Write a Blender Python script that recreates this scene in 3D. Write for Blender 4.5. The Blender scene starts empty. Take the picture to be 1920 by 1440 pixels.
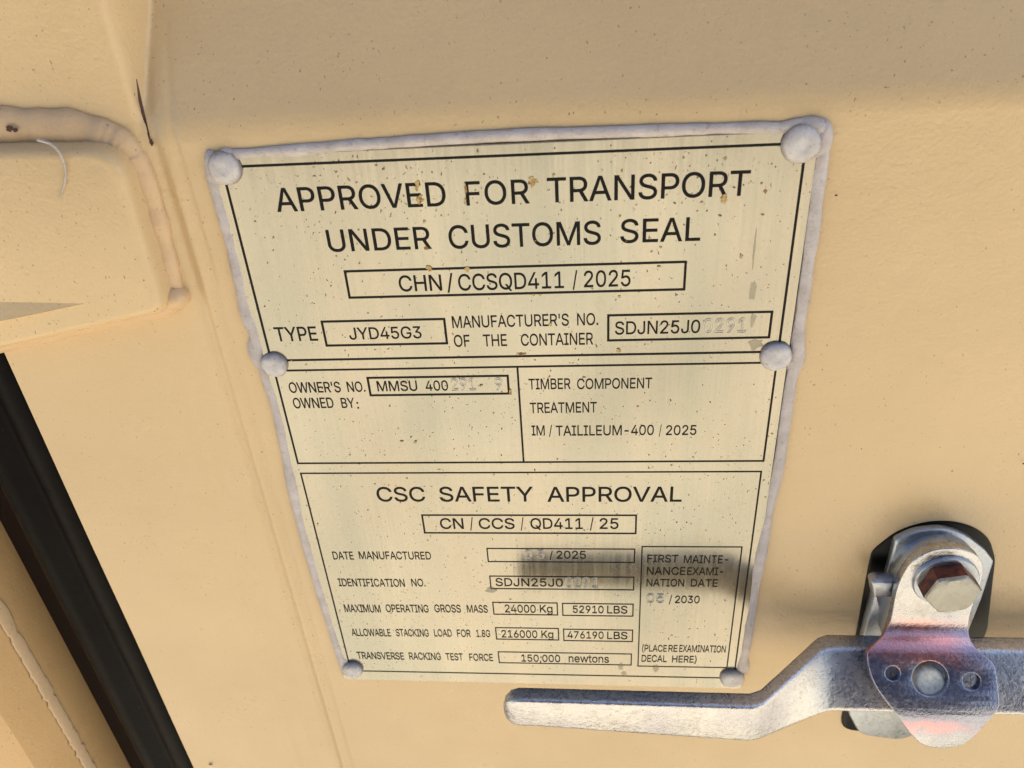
import bpy, bmesh, math, random
from mathutils import Vector, Matrix, noise as mnoise
from mathutils.geometry import delaunay_2d_cdt
random.seed(7)
S = bpy.context.scene
COL = S.collection

# ------------------------------------------------------------------ camera
F = 1475.2                                   # focal length in photo pixels (1920 wide)
CAMH = 1.60                                  # camera height above ground
DIST = 0.2695                                # camera distance from the door skin
dx = Vector((16019.26, -230.69, -F)).normalized()
dy = Vector((170.342, 2394.959, F)).normalized()
nn = dx.cross(dy).normalized()
def U(px, py, d=0.0):
    """point on the plane d metres in front of the door skin that the photo shows at px,py -> x, z"""
    r = Vector((px-960, py-720, F))
    t = (DIST-d)/r.dot(nn)
    return r.dot(dx)*t, CAMH - r.dot(dy)*t
def P(px, py, d=0.0):
    x, z = U(px, py, d); return Vector((x, -d, z))
def H(zmm): return CAMH + zmm/1000.0         # height given in mm relative to camera height

cam = bpy.data.cameras.new('camera'); co = bpy.data.objects.new('camera', cam); COL.objects.link(co)
right = Vector((dx[0], nn[0], -dy[0])); down = Vector((dx[1], nn[1], -dy[1])); fwd = Vector((dx[2], nn[2], -dy[2]))
R3 = Matrix((right, -down, -fwd)).transposed()
co.matrix_world = Matrix.Translation((0, -DIST, CAMH)) @ R3.to_4x4()
cam.sensor_width = 36; cam.lens = 36*F/1920
cam.clip_start = 0.01; cam.clip_end = 500
cam.dof.use_dof = True; cam.dof.focus_distance = 0.325; cam.dof.aperture_fstop = 18
S.camera = co

# ------------------------------------------------------------------ light
SUN_EL, SUN_AZ = 50.0, 79.0                  # sun stands behind the container, to the right
w = bpy.data.worlds.new('World'); S.world = w; w.use_nodes = True
nt = w.node_tree; sky = nt.nodes.new('ShaderNodeTexSky'); sky.sky_type = 'NISHITA'; sky.sun_disc = False
sky.sun_elevation = math.radians(SUN_EL); sky.sun_rotation = math.radians(SUN_AZ)
nt.nodes['Background'].inputs[1].default_value = 0.05
nt.links.new(sky.outputs[0], nt.nodes['Background'].inputs[0])
sl = bpy.data.lights.new('sun', 'SUN'); sl.energy = 4.6; sl.angle = math.radians(0.5); sl.color = (1, .95, .87)
so = bpy.data.objects.new('sun', sl); COL.objects.link(so)
a, e = math.radians(SUN_AZ), math.radians(SUN_EL)
sdir = Vector((math.sin(a)*math.cos(e), math.cos(a)*math.cos(e), math.sin(e)))
so.rotation_euler = sdir.to_track_quat('Z', 'Y').to_euler()
S.view_settings.view_transform = 'Standard'; S.view_settings.look = 'None'
S.view_settings.gamma = 1; S.view_settings.use_curve_mapping = False
S.view_settings.exposure = 2.3

# ------------------------------------------------------------------ helpers
def obj(name, me, mat, parent=None, smooth=False, label=None):
    if isinstance(me, bmesh.types.BMesh):
        m = bpy.data.meshes.new(name); me.to_mesh(m); me.free(); me = m
    o = bpy.data.objects.new(name, me); COL.objects.link(o)
    if mat: me.materials.clear(); me.materials.append(mat)
    if smooth:
        for p in me.polygons: p.use_smooth = True
    if parent:
        o.parent = parent; o.matrix_parent_inverse = parent.matrix_world.inverted()
    if label: o['label'] = label
    return o
def thing(name, label, cat, loc=(0, 0, 0)):
    o = bpy.data.objects.new(name, None); COL.objects.link(o); o.location = loc
    o.empty_display_size = .02
    o.matrix_world = Matrix.Translation(loc)
    o['label'] = label; o['category'] = cat; return o
def boxmesh(bm, x0, x1, y0, y1, z0, z1):
    r = bmesh.ops.create_cube(bm, size=1)
    for v in r['verts']:
        v.co = Vector(((x0+x1)/2+v.co.x*(x1-x0), (y0+y1)/2+v.co.y*(y1-y0), (z0+z1)/2+v.co.z*(z1-z0)))
def sharpen(o, ang=35):
    m = o.data
    for p in m.polygons: p.use_smooth = True
    m.set_sharp_from_angle(angle=math.radians(ang))

# --- materials
def mat(name, base, rough=.5, metal=0.0, spec=.5, coat=0.0):
    m = bpy.data.materials.new(name); m.use_nodes = True
    b = m.node_tree.nodes['Principled BSDF']
    b.inputs['Base Color'].default_value = (*base, 1); b.inputs['Roughness'].default_value = rough
    b.inputs['Metallic'].default_value = metal; b.inputs['Specular IOR Level'].default_value = spec
    b.inputs['Coat Weight'].default_value = coat; b.inputs['Coat Roughness'].default_value = .12
    return m, m.node_tree, b
def N(t, typ, **k):
    n = t.nodes.new(typ)
    for kk, v in k.items():
        if kk in n.inputs: n.inputs[kk].default_value = v
        else: setattr(n, kk, v)
    return n
def coords(t, scale=(1, 1, 1)):
    tc = N(t, 'ShaderNodeTexCoord'); mp = N(t, 'ShaderNodeMapping'); mp.inputs['Scale'].default_value = scale
    t.links.new(tc.outputs['Object'], mp.inputs[0]); return mp.outputs[0]
def noi(t, vec, scale, detail=3, rough=.5):
    n = N(t, 'ShaderNodeTexNoise'); n.inputs['Scale'].default_value = scale
    n.inputs['Detail'].default_value = detail; n.inputs['Roughness'].default_value = rough
    t.links.new(vec, n.inputs['Vector']); return n.outputs[0]
def ramp(t, fac, stops):
    r = N(t, 'ShaderNodeValToRGB'); r.color_ramp.elements[0].position = stops[0][0]; r.color_ramp.elements[1].position = stops[-1][0]
    r.color_ramp.elements[0].color = (*stops[0][1], 1); r.color_ramp.elements[1].color = (*stops[-1][1], 1)
    for p, c in stops[1:-1]:
        el = r.color_ramp.elements.new(p); el.color = (*c, 1)
    t.links.new(fac, r.inputs[0]); return r.outputs[0]
def g(v): return (v, v, v)
def mix(t, fac, a, b, mode='MIX'):
    n = N(t, 'ShaderNodeMix', data_type='RGBA', blend_type=mode)
    for s, i in ((fac, 0), (a, 6), (b, 7)):
        if hasattr(s, 'links') or hasattr(s, 'is_linked'): t.links.new(s, n.inputs[i])
        elif i == 0: n.inputs[0].default_value = s
        else: n.inputs[i].default_value = (*s, 1)
    return n.outputs[2]
def bump(t, b, h, strength=.2, dist=.001):
    n = N(t, 'ShaderNodeBump'); n.inputs['Strength'].default_value = strength; n.inputs['Distance'].default_value = dist
    t.links.new(h, n.inputs['Height']); t.links.new(n.outputs[0], b.inputs['Normal'])
def add(t, a, b, op='ADD'):
    n = N(t, 'ShaderNodeMath', operation=op)
    for i, s in enumerate((a, b)):
        if isinstance(s, (int, float)): n.inputs[i].default_value = s
        else: t.links.new(s, n.inputs[i])
    return n.outputs[0]

def paint(name, base, rough=.38, speck=True):
    m, t, b = mat(name, base, rough, 0, .5)
    c = coords(t)
    big = noi(t, c, 9, 4)
    col = ramp(t, big, [(.3, tuple(x*.93 for x in base)), (.7, tuple(min(1, x*1.05) for x in base))])
    fine = noi(t, c, 1400, 2)
    col = mix(t, ramp(t, fine, [(.3, g(.0)), (.75, g(.13))]), col, tuple(x*.55 for x in base))
    if speck:
        c2 = coords(t, (1, 1, .55))
        sp = noi(t, c2, 1050, 1.5); zone = noi(t, c, 25, 2)
        th = add(t, sp, add(t, zone, .10, 'MULTIPLY'))
        f = ramp(t, th, [(.765, g(0)), (.80, g(.65))])
        col = mix(t, f, col, (.10, .05, .02))
        sp2 = noi(t, coords(t, (1.6, 1, 1)), 560, 1)
        f2 = ramp(t, sp2, [(.79, g(0)), (.81, g(.6))])
        col = mix(t, f2, col, (.16, .08, .03))
    t.links.new(col, b.inputs['Base Color'])
    h = add(t, noi(t, c, 650, 2), add(t, noi(t, c, 120, 2), 1.5, 'MULTIPLY'))
    bump(t, b, h, .30, .0006)
    t.links.new(ramp(t, noi(t, c, 40, 3), [(.3, g(rough-.06)), (.7, g(rough+.08))]), b.inputs['Roughness'])
    return m
M = {}
PA = (.62, .455, .25)
M['paint'] = paint('yellow_door_paint', PA, .32)
M['paint_post'] = paint('yellow_post_paint', (.58, .37, .165), .42)
M['weld'] = paint('painted_weld', (.60, .42, .245), .46)

m, t, b = mat('brushed_plate', (.72, .68, .50), .26, 1.0); c = coords(t); M['plate'] = m
cs = coords(t, (1, 1, .035))
streak = noi(t, cs, 700, 3); streak2 = noi(t, coords(t, (1, 1, .10)), 60, 3)
col = ramp(t, noi(t, c, 9, 1), [(.3, (.335, .310, .262)), (.55, (.36, .342, .292)), (.75, (.30, .312, .285))])
col = mix(t, ramp(t, streak2, [(.35, g(0)), (.7, g(.5))]), col, (.27, .28, .245))
zone = noi(t, c, 22, 3)
th = add(t, noi(t, coords(t, (1, 1, .7)), 900, 2), add(t, zone, .16, 'MULTIPLY'))
dirt = ramp(t, th, [(.765, g(0)), (.82, g(.85))])
col = mix(t, dirt, col, (.16, .10, .045))
dust = ramp(t, noi(t, c, 240, 5, .7), [(.55, g(0)), (.80, g(.28))])
col = mix(t, dust, col, (.36, .29, .17))
t.links.new(col, b.inputs['Base Color'])
rr = ramp(t, streak, [(.3, g(.14)), (.7, g(.23))])
t.links.new(mix(t, dirt, rr, g(.8)), b.inputs['Roughness'])
t.links.new(ramp(t, add(t, dirt, dust), [(0, g(.93)), (1, g(.35))]), b.inputs['Metallic'])
bump(t, b, add(t, streak, add(t, noi(t, c, 30, 2), 2.5, 'MULTIPLY')), .12, .0004)

m, t, b = mat('black_print', (.013, .012, .012), .55, 0, .15); M['ink'] = m; c = coords(t)
wear = ramp(t, noi(t, c, 900, 3), [(.70, g(0)), (.78, g(.45))])
t.links.new(mix(t, wear, (.006, .0055, .0055), (.13, .11, .08)), b.inputs['Base Color'])

m, t, b = mat('stamped_metal', (.58, .54, .46), .38, .3); M['stamp'] = m

m, t, b = mat('silicone', (.47, .44, .45), .42, 0, .45); M['sil'] = m; c = coords(t)
b.inputs['Subsurface Weight'].default_value = .12; b.inputs['Subsurface Radius'].default_value = (.002, .0015, .0012)
col = ramp(t, noi(t, c, 130, 4), [(.35, (.40, .36, .35)), (.7, (.52, .48, .475))])
d2 = ramp(t, noi(t, c, 420, 4, .65), [(.56, g(0)), (.78, g(.6))])
col = mix(t, d2, col, (.18, .14, .12)); t.links.new(col, b.inputs['Base Color'])
bump(t, b, add(t, noi(t, c, 300, 3), noi(t, c, 1200, 2)), .35, .0006)

m, t, b = mat('rivet_silicone', (.60, .60, .64), .35, 0, .5); M['cap'] = m; c = coords(t)
b.inputs['Subsurface Weight'].default_value = .15; b.inputs['Subsurface Radius'].default_value = (.002, .0015, .0012)
col = ramp(t, noi(t, c, 150, 4), [(.35, (.44, .42, .42)), (.7, (.57, .555, .56))])
geo = N(t, 'ShaderNodeNewGeometry'); sep = N(t, 'ShaderNodeSeparateXYZ'); t.links.new(geo.outputs['Position'], sep.inputs[0])
rim = ramp(t, add(t, add(t, sep.outputs[1], -1000, 'MULTIPLY'), add(t, noi(t, c, 500, 3), 2.0, 'MULTIPLY')), [(.0, g(0)), (1, g(1))])
d2 = ramp(t, noi(t, c, 700, 4, .7), [(.55, g(0)), (.72, g(.7))])
col = mix(t, d2, col, (.17, .12, .10))
hh_ = add(t, add(t, sep.outputs[1], -1000, 'MULTIPLY'), add(t, noi(t, c, 450, 4, .65), 2.2, 'MULTIPLY'))
col = mix(t, ramp(t, add(t, hh_, .14, 'MULTIPLY'), [(.46, g(.85)), (.70, g(0))]), col, (.20, .16, .15))
t.links.new(col, b.inputs['Base Color'])
bump(t, b, noi(t, c, 260, 3), .3, .0006)

def zinc(name, base, rough, tint, iri=0.5, grain=1.0, bmp=.20):
    m, t, b = mat(name, base, rough, .96); c = coords(t)
    mott = noi(t, c, 520*grain, 5, .68); soft_ = noi(t, c, 90, 4, .6)
    k_ = add(t, add(t, mott, .65, 'MULTIPLY'), add(t, soft_, .35, 'MULTIPLY'))
    col = ramp(t, k_, [(.38, tuple(x*.78 for x in base)), (.50, base), (.62, tuple(min(1, x*1.15) for x in base))])
    col = mix(t, ramp(t, noi(t, c, 40, 3), [(.40, g(0)), (.62, g(iri))]), col, tint)
    dp = ramp(t, noi(t, coords(t, (1.3, 1, 1)), 640, 4, .6), [(.66, g(0)), (.73, g(.75))])
    col = mix(t, dp, col, (.05, .045, .045))
    t.links.new(col, b.inputs['Base Color'])
    t.links.new(ramp(t, k_, [(.35, g(rough-.06)), (.65, g(rough+.12))]), b.inputs['Roughness'])
    h = add(t, add(t, noi(t, c, 700*grain, 3), 1.2, 'MULTIPLY'), noi(t, c, 1700, 2))
    bump(t, b, h, bmp, .0006)
    return m, t, b, col, c
M['lever'] = zinc('zinc_cast_lever', (.50, .50, .51), .25, (.40, .40, .48), .5, .8, .34)[0]
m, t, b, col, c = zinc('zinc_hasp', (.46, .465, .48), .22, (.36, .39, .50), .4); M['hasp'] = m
# mirrored surroundings painted into the zinc colour: reddish across the bend, blue beside it and a little red on the lip
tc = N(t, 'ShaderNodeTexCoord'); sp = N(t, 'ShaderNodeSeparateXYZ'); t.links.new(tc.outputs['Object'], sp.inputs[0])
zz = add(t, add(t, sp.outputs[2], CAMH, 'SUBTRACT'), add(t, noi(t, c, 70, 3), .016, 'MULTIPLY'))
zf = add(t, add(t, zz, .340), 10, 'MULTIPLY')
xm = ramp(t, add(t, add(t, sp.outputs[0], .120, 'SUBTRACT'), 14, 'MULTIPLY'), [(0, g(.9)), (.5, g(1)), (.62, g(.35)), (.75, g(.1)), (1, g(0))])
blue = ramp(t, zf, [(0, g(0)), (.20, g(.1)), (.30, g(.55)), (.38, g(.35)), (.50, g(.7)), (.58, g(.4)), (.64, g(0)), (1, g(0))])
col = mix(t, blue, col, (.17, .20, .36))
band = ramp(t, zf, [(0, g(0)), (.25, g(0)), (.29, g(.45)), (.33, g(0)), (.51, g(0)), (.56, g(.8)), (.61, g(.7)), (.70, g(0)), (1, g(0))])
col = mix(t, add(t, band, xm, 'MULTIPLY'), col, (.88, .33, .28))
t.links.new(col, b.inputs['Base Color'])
M['bracket'] = zinc('zinc_bracket', (.38, .41, .45), .32, (.30, .36, .48), .4)[0]
M['bolt'] = zinc('dull_bolt_zinc', (.38, .38, .35), .5, (.28, .27, .24), .5, .7, .4)[0]
m, t, b = mat('rusty_steel', (.14, .045, .03), .55, .4); M['rust'] = m; c = coords(t)
t.links.new(ramp(t, noi(t, c, 300, 4), [(.35, (.05, .018, .014)), (.7, (.21, .06, .035))]), b.inputs['Base Color'])
m, t, b = mat('pale_pin', (.6, .6, .5), .6, 0); M['pin'] = m; c = coords(t)
t.links.new(ramp(t, noi(t, c, 260, 5, .7), [(.38, (.55, .52, .42)), (.6, (.88, .86, .74))]), b.inputs['Base Color'])
bump(t, b, noi(t, c, 350, 4), .5, .0008)
m, t, b = mat('black_rubber', (.012, .011, .013), .48, 0, .4); M['rubber'] = m; c = coords(t); b.inputs['Specular IOR Level'].default_value = .06
sp = ramp(t, noi(t, c, 520, 2), [(.76, g(0)), (.80, g(.5))])
t.links.new(mix(t, sp, ramp(t, noi(t, c, 35, 3), [(.3, (.0015, .0012, .0015)), (.7, (.004, .0034, .004))]), (.20, .18, .16)), b.inputs['Base Color'])
bump(t, b, noi(t, c, 260, 3), .25, .0008)
m, t, b = mat('dark_recess', (.012, .005, .003), .8, 0, .2); M['recess'] = m
m, t, b = mat('black_gasket', (.003, .003, .0035), .35, 0, .15); M['gasket'] = m
m, t, b = mat('chip', (.30, .17, .05), .7); M['chip'] = m; c = coords(t)
t.links.new(ramp(t, noi(t, c, 900, 3), [(.4, (.20, .10, .03)), (.6, (.50, .36, .14))]), b.inputs['Base Color'])
m, t, b = mat('dark_rust', (.045, .014, .010), .6); M['drust'] = m
m, t, b = mat('grime', (.36, .33, .25), .6, .5); M['grime'] = m
m, t, b = mat('ground', (.42, .37, .29), .9); M['ground'] = m; c = coords(t)
gc = ramp(t, noi(t, c, 3, 6, .65), [(.3, (.35, .30, .22)), (.7, (.50, .44, .34))])
gc = mix(t, ramp(t, noi(t, c, 1.6, 2), [(.47, g(0)), (.62, g(.8))]), gc, (.19, .19, .155))
t.links.new(gc, b.inputs['Base Color'])
bump(t, b, noi(t, c, 40, 5), .5, .02)

# ------------------------------------------------------------------ ground
bm = bmesh.new()
xs = [-300, -60, -20, -8, -3, -1, 0, 1, 3, 8, 20, 60, 300]
vg = [[bm.verts.new((x, y, 0)) for x in xs] for y in xs]
for i in range(len(xs)-1):
    for j in range(len(xs)-1): bm.faces.new((vg[i][j], vg[i][j+1], vg[i+1][j+1], vg[i+1][j]))
o = obj('ground', bm, M['ground']); o['kind'] = 'structure'

# ------------------------------------------------------------------ added unseen container stack: something dark in the low sky for the zinc to mirror
for zb_, lab in ((.0, 'added dark navy container, out of view, for the zinc to mirror, lowest of the stack'), (2.62, 'added dark navy container, out of view, for the zinc to mirror, middle of the stack'), (5.24, 'added dark navy container, out of view, for the zinc to mirror, topmost of the stack')):
    yc = thing('added_container', lab, 'added container', (0, -8.5, zb_))
    bm = bmesh.new(); x_ = -6.0; row = []
    while x_ < 6.0:
        for ox, oy in ((0, 0), (.07, 0), (.10, -.036), (.17, -.036), (.20, 0)): row.append((x_+ox, -7.2+oy-.002))
        x_ += .24
    lo = [bm.verts.new((x, y, zb_+.12)) for x, y in row]; hi = [bm.verts.new((x, y, zb_+2.48)) for x, y in row]
    for i in range(len(row)-1):
        if row[i+1][0]-row[i][0] > 1e-6: bm.faces.new((lo[i+1], lo[i], hi[i], hi[i+1]))
    M.setdefault('navy', mat('added_container_paint', (.018, .018, .042), .5)[0])
    obj('added_side_panel', bm, M['navy'], yc)
    for nm, b4 in (('added_rail', (-6.1, 6.1, -7.26, -7.17, zb_+.0, zb_+.12)), ('added_rail', (-6.1, 6.1, -7.26, -7.17, zb_+2.48, zb_+2.6)), ('roof', (-6.1, 6.1, -9.6, -7.27, zb_+2.54, zb_+2.58)),
                   ('corner_post', (-6.16, -6.02, -7.30, -7.16, zb_+.121, zb_+2.479)), ('corner_post', (6.02, 6.16, -7.30, -7.16, zb_+.121, zb_+2.479))):
        bm = bmesh.new(); boxmesh(bm, *b4); obj(nm, bm, M['navy'], yc)

# ------------------------------------------------------------------ container frame (post, sill, header, walls)
fr = thing('container_frame', 'yellow steel corner post with a painted weld seam beside the black door gasket', 'container frame', (-.36, 0, 0))
prof = [(-.3095, .022), (-.3095, .010), (-.3093, .0005), (-.3105, -.004), (-.3125, -.011), (-.3155, -.0205), (-.3165, -.023), (-.3185, -.0245),
        (-.3260, -.0285), (-.3290, -.0290), (-.46, -.0290), (-.46, .06), (-.3095, .06)]
bm = bmesh.new(); loops = []
zs = [.15] + [H(-480+i*8) for i in range(0, 48)] + [2.75]
for z in zs:
    loops.append([bm.verts.new((x+(mnoise.noise(Vector((i*3., z*30, 0)))*.0003 if .5 < z < 1.7 else 0), y, z)) for i, (x, y) in enumerate(prof)])
n_ = len(prof)
for k in range(len(loops)-1):
    for i in range(n_):
        bm.faces.new((loops[k][i], loops[k+1][i], loops[k+1][(i+1) % n_], loops[k][(i+1) % n_]))
bmesh.ops.recalc_face_normals(bm, faces=bm.faces)
sharpen(obj('corner_post', bm, M['paint_post'], fr), 25)
def sweep(bm, pts, widths, heights, up=Vector((0, -1, 0)), seg=9, full=False):
    """bead: half ellipse swept along pts; width across, height along up"""
    rings = []
    for i, p in enumerate(pts):
        tdir = (pts[min(i+1, len(pts)-1)]-pts[max(i-1, 0)]).normalized()
        side = tdir.cross(up).normalized()
        ring = []
        for k in range(seg):
            an = (2*math.pi*k/seg) if full else math.pi*(k/(seg-1)*1.16-.08)
            ring.append(bm.verts.new(p + side*math.cos(an)*widths[i]/2 + up*math.sin(an)*heights[i]))
        rings.append(ring)
    for a_, b_ in zip(rings, rings[1:]):
        for k in range(seg if full else seg-1):
            bm.faces.new((a_[k], b_[k], b_[(k+1) % seg], a_[(k+1) % seg]))
    bm.faces.new(rings[0]); bm.faces.new(list(reversed(rings[-1])))
bm = bmesh.new(); pts = []; ws = []; hs = []
for i in range(260):
    z = H(-470+i*1.5); nz = mnoise.noise(Vector((z*260, 0, 3))); n2 = mnoise.noise(Vector((z*70, 5, 3)))
    pts.append(Vector((-.3088, .0005+.0005*n2, z))); ws.append(.0072+.0026*nz+.0016*n2); hs.append(.0007+.0003*nz)
sweep(bm, pts, ws, hs, up=Vector((1, -.1, 0)).normalized(), seg=9)
bmesh.ops.recalc_face_normals(bm, faces=bm.faces)
obj('weld_seam', bm, M['weld'], fr, True)
def simple(name, b_, mt, par):
    bm = bmesh.new(); boxmesh(bm, *b_); bmesh.ops.bevel(bm, geom=bm.edges[:], offset=.004, segments=2, affect='EDGES'); return obj(name, bm, mt, par)
simple('header_beam', (-.30, 2.05, .005, .12, 2.62, 2.75), M['paint_post'], fr)
simple('door_sill', (-.30, 2.05, .005, .12, .02, .15), M['paint_post'], fr)
simple('roof', (-.46, 2.2, .125, 5.9, 2.68, 2.74), M['paint_post'], fr)
simple('side_wall', (-.45, -.40, .065, 5.9, .15, 2.67), M['paint_post'], fr)
simple('side_wall', (2.10, 2.15, .065, 5.9, .15, 2.67), M['paint_post'], fr)
simple('corner_post', (2.06, 2.2, -.029, .06, .15, 2.75), M['paint_post'], fr)

# ------------------------------------------------------------------ door
dr = thing('container_door', 'yellow painted steel container door that carries the approval plate and the handle', 'door', (.5, 0, .15))
DX0, DX1, DZ0, DZ1 = -.2405, 1.05, .155, 2.61
def smin(a, b, k):
    h = max(k-abs(a-b), 0)/k; return min(a, b)-h*h*k*.25
def sstep(a, b, x):
    t_ = min(1, max(0, (x-a)/(b-a))); return t_*t_*(3-2*t_)
def soft(v, k): return 0 if v < -k else (v if v > k else (v+k)**2/(4*k))
def depth(x, zm):
    """recess depth (mm, into the door) of the pressed skin; x, zm in mm, zm relative to camera height"""
    d = 0.0
    zt = 150-zm                                  # mirrored upper end of the pressing
    sl1 = soft(zm+61.5, 5)*.50; sl2 = soft(zt-10, 6)*.6
    side = soft(x+152.5, 2.6)*3.0; side2 = soft(990-x, 4)*3.0
    if zm > -75: d = smin(smin(smin(smin(sl1, sl2, 3), 24, 6), side, 2.2), side2, 3)
    # pressed ridge pair running down beside the plate
    xr = x+145.2 + 1.2*math.sin(zm*.012)*0
    d -= .85*math.exp(-((xr)/1.5)**2) * (1-sstep(-95, -50, zm))
    d += .85*(math.exp(-((xr+4.0)/1.8)**2)+.8*math.exp(-((xr-3.7)/1.5)**2)) * (1-sstep(-60, -20, zm))
    d += .28*math.exp(-((x+166+(zm+200)*.015)/2.4)**2)*sstep(-150, -190, zm) + .30*math.exp(-((x+172.5)/3.2)**2)*sstep(-120, -170, zm)
    d -= .25*math.exp(-((x+169.5)/2.0)**2)*sstep(-150, -210, zm)
    # very slight waviness of the sheet
    d += .35*mnoise.noise(Vector((x*.012, zm*.012, 1.7)))
    return d
gx = [DX0] + [-.240+.0015*i for i in range(0, 50)]
x_ = gx[-1]
while x_ < -.125: x_ += .0007; gx.append(x_)
while x_ < .30: x_ += .004; gx.append(x_)
while x_ < .97: x_ += .05; gx.append(min(x_, .97))
while x_ < DX1: x_ += .004; gx.append(min(x_, DX1))
gz = [DZ0, .5, .9, 1.0]; z_ = H(-480)
while z_ < H(-80): gz.append(z_); z_ += .003
while z_ < H(10): gz.append(z_); z_ += .0012
while z_ < H(180): gz.append(z_); z_ += .004
gz += [2.0, 2.3, DZ1]
bm = bmesh.new()
vv = [[bm.verts.new((x, depth(x*1000, (z-CAMH)*1000)/1000.0, z)) for x in gx] for z in gz]
for i in range(len(gz)-1):
    for j in range(len(gx)-1): bm.faces.new((vv[i][j], vv[i][j+1], vv[i+1][j+1], vv[i+1][j]))
# folded edge down the left side, so the skin has its thickness
be = [[bm.verts.new((DX0, .045, z)) for z in gz]]
for i in range(len(gz)-1): bm.faces.new((vv[i][0], vv[i+1][0], be[0][i+1], be[0][i]))
skin = obj('door_skin', bm, M['paint'], dr); sharpen(skin, 50)
bm = bmesh.new(); boxmesh(bm, DX0+.002, DX1, .036, .044, DZ0, DZ1); obj('back_sheet', bm, M['paint'], dr)

def catmull(pts, n=6, closed=True):
    out = []; L_ = len(pts)
    rng = range(L_) if closed else range(L_-1)
    for i in rng:
        if closed: p0, p1, p2, p3 = pts[i-1], pts[i], pts[(i+1) % L_], pts[(i+2) % L_]
        else: p0, p1, p2, p3 = pts[max(i-1, 0)], pts[i], pts[i+1], pts[min(i+2, L_-1)]
        for k in range(n):
            s = k/n
            out.append(tuple(.5*((2*b_)+(-a_+c_)*s+(2*a_-5*b_+4*c_-d_)*s*s+(-a_+3*b_-3*c_+d_)*s**3) for a_, b_, c_, d_ in zip(p0, p1, p2, p3)))
    if not closed: out.append(pts[-1])
    return out
def roundpoly(pts, rads, n=6):
    out = []; L_ = len(pts)
    for i in range(L_):
        p = Vector(pts[i]); a_ = Vector(pts[i-1]); b_ = Vector(pts[(i+1) % L_]); r = rads[i] if isinstance(rads, (list, tuple)) else rads
        va = (a_-p).normalized(); vb = (b_-p).normalized()
        p0 = p+va*min(r, (a_-p).length*.45); p2 = p+vb*min(r, (b_-p).length*.45)
        for k in range(n+1):
            s = k/n; q = p0*(1-s)**2 + p*2*s*(1-s) + p2*s*s; out.append((q.x, q.y))
    return out
def puff(bm, poly, rings, to3=None):
    """stack of inset rings of a 2D outline (x,z); rings = [(inset, height)], closed with a cap"""
    ar = sum(poly[i-1][0]*poly[i][1]-poly[i][0]*poly[i-1][1] for i in range(len(poly)))
    if ar < 0: poly = poly[::-1]
    L_ = len(poly); nr = []
    for i in range(L_):
        t_ = (Vector(poly[(i+1) % L_])-Vector(poly[i-1])); 
        if t_.length < 1e-9: t_ = Vector((1, 0))
        t_.normalize(); nr.append(Vector((-t_.y, t_.x)))
    prev = None
    for ins, hgt in rings:
        ring = []
        for i in range(L_):
            q = Vector(poly[i])+nr[i]*ins
            ring.append(bm.verts.new(to3(q, hgt) if to3 else (q.x, -hgt, q.y)))
        if prev:
            for i in range(L_): bm.faces.new((prev[i], prev[(i+1) % L_], ring[(i+1) % L_], ring[i]))
        prev = ring
    bm.faces.new(prev)
    return prev

# welded pad at the left edge (rounded raised block)
def X(x, z): return (x/1000., H(z))
padp = roundpoly([X(-241, -60.5), X(-156.0, -62.5), X(-157.6, -126.5), X(-241, -143)], [.008, .013, .0065, .008], 10)
bm = bmesh.new()
puff(bm, padp, [(0, -.001), (.0003, .0045), (.0007, .0080), (.0014, .0102), (.0026, .0114), (.0045, .0118)])
bmesh.ops.triangulate(bm, faces=[f for f in bm.faces if len(f.verts) > 4])
pad = obj('raised_pad', bm, M['paint'], dr); sharpen(pad, 40)
def bead_path(pxs, d=0.0, n=10):
    pts = catmull([U(*p, d) for p in pxs], n, closed=False)
    return [Vector((x, -d, z)) for x, z in pts]
bm = bmesh.new()
p1 = bead_path([(-40, 236), (20, 238), (80, 240), (140, 243), (190, 256), (228, 276), (250, 306), (272, 352), (291, 412), (306, 470), (319, 530), (326, 556)], .0004, 14)
ws = []; hs = []
for i, p in enumerate(p1):
    n1 = mnoise.noise(Vector((i*.11, 2, 0))); n2 = mnoise.noise(Vector((i*.4, 7, 0)))
    k_ = 1.0-.30*sstep(.45, .75, i/len(p1)); ws.append((.0135+.0022*n1)*k_); hs.append((.0046+.0012*n1+.0003*n2)*k_*.95)
    
sweep(bm, p1, ws, hs, seg=13)
p2 = bead_path([(336, 552), (322, 568), (290, 580), (220, 594), (130, 614), (40, 634), (-30, 650)], .0004, 8)
ws = [.0085*(1+.3*mnoise.noise(Vector((i*.3, 4, 1)))) if i > 6 else .006 for i in range(len(p2))]
hs = [.0045*(1+.2*mnoise.noise(Vector((i*.3, 9, 1)))) for i in range(len(p2))]
sweep(bm, p2, ws, hs, seg=11)
r = bmesh.ops.create_uvsphere(bm, u_segments=16, v_segments=10, radius=1)
cx, cz = U(326, 556, .002)
for v in r['verts']: v.co = Vector((cx+v.co.x*.0056, -.001-v.co.y*.0062, cz-.0004+v.co.z*.0050))
bmesh.ops.recalc_face_normals(bm, faces=bm.faces)
obj('weld_bead', bm, M['weld'], dr, True)

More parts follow.
